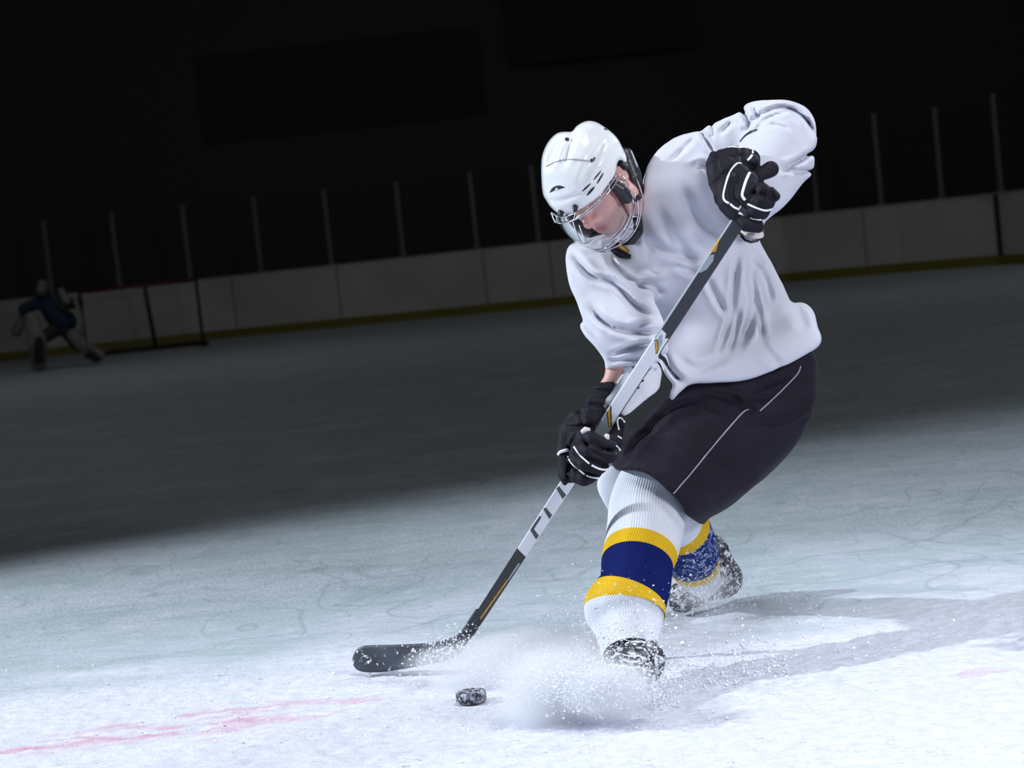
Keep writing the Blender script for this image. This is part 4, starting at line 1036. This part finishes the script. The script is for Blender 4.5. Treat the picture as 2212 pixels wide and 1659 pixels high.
# ------------------------------------------------------------------ stick
stick = empty('hockey_stick', P(1000, 1385, 5.13), 'black and white hockey stick held by the bending player, blade on the ice', 'hockey stick')
A = CC(1600, 470, 4.555); B = CC(1010, 1372, 5.14)
n_l, n_u = 1200, 44
ax = B - A; T = ax / np.linalg.norm(ax)
side = np.cross(T, [0, 0, 1.0]); side /= np.linalg.norm(side)
if side[0] < 0: side = -side                         # towards image right
nn = np.cross(side, T); nn = nn if nn[2] < 0 else -nn  # towards the viewer
V = []; ring = []
per = [(u, 1) for u in np.linspace(-1, 1, n_u)] + [(1.0, v) for v in (0.4, -0.4)] + [(u, -1) for u in np.linspace(1, -1, n_u)] + [(-1.0, v) for v in (-0.4, 0.4)]
tt = np.linspace(-0.02, 1, n_l + 1)
for t in tt:
    c = A + ax * t; wv = (.0165 if t < .6 else .0165 - .003 * (t - .6) / .4); th = .0105
    for u, v in per:
        ru = max(0, abs(u) - .86) / .14 if abs(v) == 1 else 0
        V.append(c + side * u * wv + nn * (v * th * (1 - .25 * ru * ru)))
K = len(per); V = to_world(np.array(V)); Fs = []; mi = []
MS = [s_black, s_slate, s_grey, s_white, s_yel, s_dark]
def ypix(t, u):
    c = A + ax * t + side * u * .0165; return CX + c[0] / c[2] * FPX, CY - c[1] / c[2] * FPX
def inpoly(x, y, pl):
    r = False
    for (x1, y1), (x2, y2) in zip(pl, pl[1:] + pl[:1]):
        if (y1 > y) != (y2 > y) and x < (x2 - x1) * (y - y1) / (y2 - y1) + x1: r = not r
    return r
zb = lambda L: [(740 + x / 3.072, 1020 + y / 3.072) for x, y in L]
zg = lambda L: [(1280 + x / 8.294, 720 + y / 8.294) for x, y in L]
SH = [(3, z3([(895, 815), (840, 900), (850, 1010), (800, 1130), (450, 1700), (100, 2200), (300, 2200), (650, 1600), (870, 1020), (905, 930), (930, 850)])),
      (3, zg([(1150, 60), (900, 400), (350, 1260), (350, 1600), (1140, 360), (1130, 90)])),
      (2, zg([(1190, 60), (1180, 110), (1215, 240), (1265, 140), (1265, 0), (1230, 0)])),
      (0, zg([(1120, 90), (1180, 80), (1205, 250), (1170, 345), (1140, 340)])), (4, zg([(1130, 105), (1165, 100), (1190, 250), (1160, 325), (1145, 320)])),
      (2, zg([(270, 1380), (340, 1250), (350, 1600), (180, 1750), (100, 1750)])),
      (0, zg([(265, 1400), (350, 1250), (360, 1640), (300, 1660)])), (4, zg([(280, 1370), (325, 1275), (345, 1630), (310, 1650)])),
      (2, z3([(1240, 255), (1300, 235), (1290, 290), (1240, 355), (1190, 380), (1165, 360)])), (4, z3([(1250, 230), (1350, 95), (1310, 215)])),
      (5, zb([(1420, 100), (1440, 80), (1490, 140), (1465, 170)])), (3, zb([(1400, 105), (1425, 100), (1468, 172), (1395, 275), (1350, 225), (1330, 240)])), (5, zb([(1335, 230), (1355, 222), (1398, 275), (1378, 302)])),
      (3, zb([(1320, 240), (1335, 235), (1380, 302), (1290, 440), (1310, 410), (1260, 360), (1240, 370)])), (5, zb([(1248, 370), (1312, 276), (1326, 285), (1276, 366), (1310, 410), (1292, 438)])),
      (3, zb([(1170, 485), (1250, 372), (1292, 440), (1218, 548)])), (2, zb([(1105, 700), (1175, 590), (1185, 600), (1110, 712)])), (4, zb([(920, 955), (1100, 702), (1106, 712), (925, 968)]))]
tmid = (tt[:-1] + tt[1:]) / 2
pj = np.array([[(per[j_][0] + per[(j_ + 1) % K][0]) / 2, (per[j_][1] + per[(j_ + 1) % K][1]) / 2] for j_ in range(K)])
TM, UM = np.meshgrid(tmid, pj[:, 0], indexing='ij'); FRONT = np.repeat((pj[:, 1] > -.9)[None], n_l, 0)
cx_, cy_, cz_ = [A[k_] + ax[k_] * TM + side[k_] * UM * .0165 for k_ in range(3)]
XP, YP = CX + cx_ / cz_ * FPX, CY - cy_ / cz_ * FPX
def inpoly(x, y, pl):
    r = np.zeros(x.shape, bool)
    for (x1, y1), (x2, y2) in zip(pl, pl[1:] + pl[:1]):
        if y1 == y2: continue
        r ^= ((y1 > y) != (y2 > y)) & (x < (x2 - x1) * (y - y1) / (y2 - y1) + x1)
    return r
kk_ = np.zeros(XP.shape, int)
kk_[YP < 728] = 1; kk_[(YP < 728) & (UM < -.78)] = 2; kk_[(YP >= 728) & (YP < 905) & (UM < .85)] = 3  # grey along the upper shaft's left edge is its glint, painted in
kk_[(YP > 1030) & (YP < 1215)] = 3; kk_[(YP > 905) & (YP < 1030)] = 2
kk_[(YP > 1150) & (YP > 1182 + (XP - 1120) * .95)] = 0
for k_, pl in SH: kk_[inpoly(XP, YP, pl) & FRONT] = k_
mi = list(kk_.ravel())
Fs = [(i * K + j_, i * K + (j_ + 1) % K, (i + 1) * K + (j_ + 1) % K, (i + 1) * K + j_) for i in range(n_l) for j_ in range(K)]
Fs += [tuple(range(K)), tuple(n_l * K + j for j in range(K))[::-1]]; mi += [0, 0]
mesh('shaft', V, Fs, MS, stick, midx=mi, smooth=False)
# blade: traced outline given real thickness and a curve
BP = zb([(905, 880), (870, 925), (790, 1052), (760, 1080), (720, 1100), (600, 1130), (500, 1137), (400, 1142), (280, 1145), (150, 1148), (110, 1160), (80, 1190), (62, 1240), (72, 1290), (100, 1318), (150, 1330), (230, 1331), (300, 1326), (400, 1308), (500, 1290), (640, 1265), (700, 1250), (760, 1222), (800, 1180), (832, 1125), (870, 1060), (905, 1010), (955, 925)])
from mathutils.geometry import tessellate_polygon
BPs = smoothpl(BP + [BP[0]], 1)[:-1]
def bz(x, y): t = np.clip((1010 - x) / 250, 0, 1); return 5.135 + .12 * t + .03 * t * t - (.0006 * max(0, 1372 - y))
fbld = Field([CC(745, 1480, 5.4)[0], CC(745, 1480, 5.4)[1], 5.05], [CC(1060, 1290, 5.4)[0], CC(1060, 1290, 5.4)[1], 5.36], .0028)
pxx, pyy = fbld.pix(); tq = np.clip((1010 - pxx) / 250, 0, 1); zc = 5.135 + .12 * tq + .03 * tq * tq - .00062 * np.clip(1372 - pyy, 0, 99)
fbld.F = (np.abs(fbld.z - zc) - .0065).astype(np.float32); fbld.trim(BP, .006)
m_blade = add_frost(mat('blade_black', (0.020, 0.024, 0.034), 0.55, noise=(14, (.05, .065, .095), .25)), 70, 0.60, 0.66)
fbld.build('blade', m_blade, stick)

# ------------------------------------------------------------------ puck
pc = G(1019, 1516)
n = 72; V = []; prof = [(0, 0), (.034, 0), (.0375, .002), (.038, .004), (.038, .0225), (.0375, .0245), (.0345, .0258), (0, .0258)]
for r_, z_ in prof[1:-1]:
    for j in range(n): V.append((pc[0] + r_ * math.cos(2 * math.pi * j / n), pc[1] + r_ * math.sin(2 * math.pi * j / n), z_ + .001))
k = len(prof) - 2; F = [(i * n + j, i * n + (j + 1) % n, (i + 1) * n + (j + 1) % n, (i + 1) * n + j) for i in range(k - 1) for j in range(n)]
F += [tuple(range(n))[::-1], tuple((k - 1) * n + j for j in range(n))]
pk = mesh('hockey_puck', np.array(V), F, m_rubber, smooth=False); props(pk, 'black rubber puck speckled with snow lying on the ice in front of the stick', 'puck')

# ------------------------------------------------------------------ snow
rs = np.random.RandomState(7)
def flecks(specs):
    V = []; F = []; n = 0
    octa = np.array([(1, 0, 0), (-1, 0, 0), (0, 1, 0), (0, -1, 0), (0, 0, 1), (0, 0, -1)], float); of = [(0, 2, 4), (2, 1, 4), (1, 3, 4), (3, 0, 4), (2, 0, 5), (1, 2, 5), (3, 1, 5), (0, 3, 5)]
    cs = []; ss = []
    for cnt, (x, y, Z), (sx, sy, sz_), (r0_, r1_), slope in specs:
        a = rs.normal(size=(cnt, 3)); px = x + a[:, 0] * sx; py = y + a[:, 1] * sy + slope * (px - x); Zs = Z + a[:, 2] * sz_
        for i in range(cnt):
            p = P(px[i], py[i], Zs[i])
            if p[2] < .004: p[2] = .004 + rs.rand() * .004
            cs.append(p); ss.append(r0_ * (r1_ / r0_) ** (rs.rand() ** 2.2))
    cs = np.array(cs); ss = np.array(ss)
    R = rs.normal(size=(len(cs), 1, 3)) * .35 + 1
    V = cs[:, None, :] + octa[None] * ss[:, None, None] * R
    F = (np.array(of)[None] + 6 * np.arange(len(cs))[:, None, None]).reshape(-1, 3)
    return V.reshape(-1, 3), F
V, F = flecks([(13000, (1245, 1475, 4.56), (80, 28, .07), (.0008, .0026), .0), (6000, (1300, 1484, 4.42), (62, 26, .04), (.0008, .0030), .0), (3500, (1140, 1430, 5.0), (90, 28, .08), (.0007, .0024), .0), (1700, (1370, 1425, 4.70), (45, 50, .05), (.0008, .0032), .0), (1300, (1310, 1340, 4.70), (60, 40, .06), (.0006, .0022), 0),
               (1600, (1520, 1470, 4.80), (110, 35, .10), (.0008, .0045), -.12), (500, (1720, 1400, 4.9), (170, 45, .15), (.0008, .0040), -.1), (2300, (1520, 1255, 5.50), (55, 36, .05), (.0007, .0026), .0),
               (700, (1620, 1270, 5.5), (60, 30, .1), (.0007, .0026), .0), (700, (960, 1405, 5.05), (36, 24, .03), (.0008, .0040), -.2), (300, (1500, 1180, 5.25), (40, 40, .05), (.0006, .0018), 0),
               (700, (1390, 1510, 4.6), (35, 16, .05), (.001, .005), 0)])
fl = mesh('snow_flecks', V, F, m_snow, smooth=False); props(fl, 'bright ice flecks thrown up round both skates and the blade', 'snow', kind='stuff')
# loose crumbs of snow lying on the ice in front
V = []; F = []; n = 0; cs = []; ss = []
for i in range(3600):
    px = rs.uniform(-20, 2230); py = rs.uniform(1430, 1665); g = G(px, py)
    if fbm(np.array([g[0] * 2.0]), np.array([g[1] * 5.0]), 51)[0] < .48: continue
    if math.hypot(g[0] - pc[0], g[1] - pc[1]) < .045: continue
    cs.append(g); ss.append(.0011 * 4.0 ** (rs.rand() ** 3))
cs = np.array(cs); ss = np.array(ss)
ico = np.array([(math.cos(a) * c_, math.sin(a) * c_, s_) for a, c_, s_ in [(k_ * math.pi / 3, .9, .0) for k_ in range(6)] + [(k_ * math.pi / 3 + .5, .5, .6) for k_ in range(6)]])
icf = [(i, (i + 1) % 6, 6 + (i + 1) % 6, 6 + i) for i in range(6)] + [(6, 7, 8, 9), (9, 10, 11, 6)]
V = (cs[:, None, :] + ico[None] * ss[:, None, None] * (1 + .3 * rs.normal(size=(len(cs), 12, 3)))); F = (np.array(icf)[None] + 12 * np.arange(len(cs))[:, None, None]).reshape(-1, 4)
cr = mesh('snow_crumbs', V.reshape(-1, 3), F, m_snow, smooth=True); props(cr, 'loose snow crumbs scattered over the near ice', 'snow', kind='stuff')

# the cloud of powder: a soft body of haze
def cloud(name, c, r, rot, dens, nsc, label, seed):
    m = bpy.data.materials.new('powder_haze'); m.use_nodes = True; nt = m.node_tree; nt.nodes.clear()
    out = nt.nodes.new('ShaderNodeOutputMaterial'); vol = nt.nodes.new('ShaderNodeVolumePrincipled'); vol.inputs['Color'].default_value = (.97, .98, 1, 1); vol.inputs['Anisotropy'].default_value = .1
    tc = nt.nodes.new('ShaderNodeTexCoord'); ln = nt.nodes.new('ShaderNodeVectorMath'); ln.operation = 'LENGTH'; nt.links.new(tc.outputs['Object'], ln.inputs[0])
    mr = nt.nodes.new('ShaderNodeMapRange'); mr.inputs[1].default_value = 1.0; mr.inputs[2].default_value = .05; mr.inputs[3].default_value = 0; mr.inputs[4].default_value = 1; mr.interpolation_type = 'SMOOTHSTEP'
    nt.links.new(ln.outputs['Value'], mr.inputs[0])
    nz = nt.nodes.new('ShaderNodeTexNoise'); nz.noise_dimensions = '4D'; nz.inputs['W'].default_value = seed; nz.inputs['Scale'].default_value = nsc; nz.inputs['Detail'].default_value = 4; nz.inputs['Roughness'].default_value = .6
    nt.links.new(tc.outputs['Object'], nz.inputs['Vector'])
    m2 = nt.nodes.new('ShaderNodeMapRange'); m2.inputs[1].default_value = .36; m2.inputs[2].default_value = .68; m2.inputs[3].default_value = .3; m2.inputs[4].default_value = 1; nt.links.new(nz.outputs[0], m2.inputs[0])
    mu = nt.nodes.new('ShaderNodeMath'); mu.operation = 'MULTIPLY'; nt.links.new(mr.outputs[0], mu.inputs[0]); nt.links.new(m2.outputs[0], mu.inputs[1])
    m3 = nt.nodes.new('ShaderNodeMath'); m3.operation = 'MULTIPLY'; m3.inputs[1].default_value = dens; nt.links.new(mu.outputs[0], m3.inputs[0]); nt.links.new(m3.outputs[0], vol.inputs['Density'])
    nt.links.new(vol.outputs[0], out.inputs['Volume'])
    me = bpy.data.meshes.new(name); import bmesh
    bm = bmesh.new(); bmesh.ops.create_icosphere(bm, subdivisions=4, radius=1.0); bm.to_mesh(me); bm.free(); me.materials.append(m)
    o = bpy.data.objects.new(name, me); C.objects.link(o); o.location = tuple(c); o.scale = r; o.rotation_euler = (0, rot, 0)
    return props(o, label, 'snow', kind='stuff')
c1 = P(1205, 1488, 4.55)
cloud('snow_cloud', c1, (.20, .15, .135), math.radians(-3), 58, 1.6, 'white cloud of ice powder boiling up in front of the front skate', 2.0)
c2 = P(1318, 1494, 4.42)
cloud('snow_cloud', c2, (.13, .08, .085), 0, 85, 1.8, "dense powder puff right over the toe of the player's front skate", 6.0)
c5 = P(1125, 1428, 5.0)
cloud('snow_cloud', c5, (.30, .14, .10), math.radians(-3), 60, 1.6, 'trailing powder haze behind the puck, reaching toward the stick blade', 4.0)
c3 = P(1525, 1278, 5.50)
cloud('snow_cloud', c3, (.13, .08, .09), 0, 12, 1.8, "thin powder haze round the player's rear skate", 9.0)
c4 = P(935, 1425, 5.06)
cloud('snow_cloud', c4, (.11, .06, .045), math.radians(-8), 26, 1.8, 'small puff of powder along the lower edge of the stick blade', 12.0)
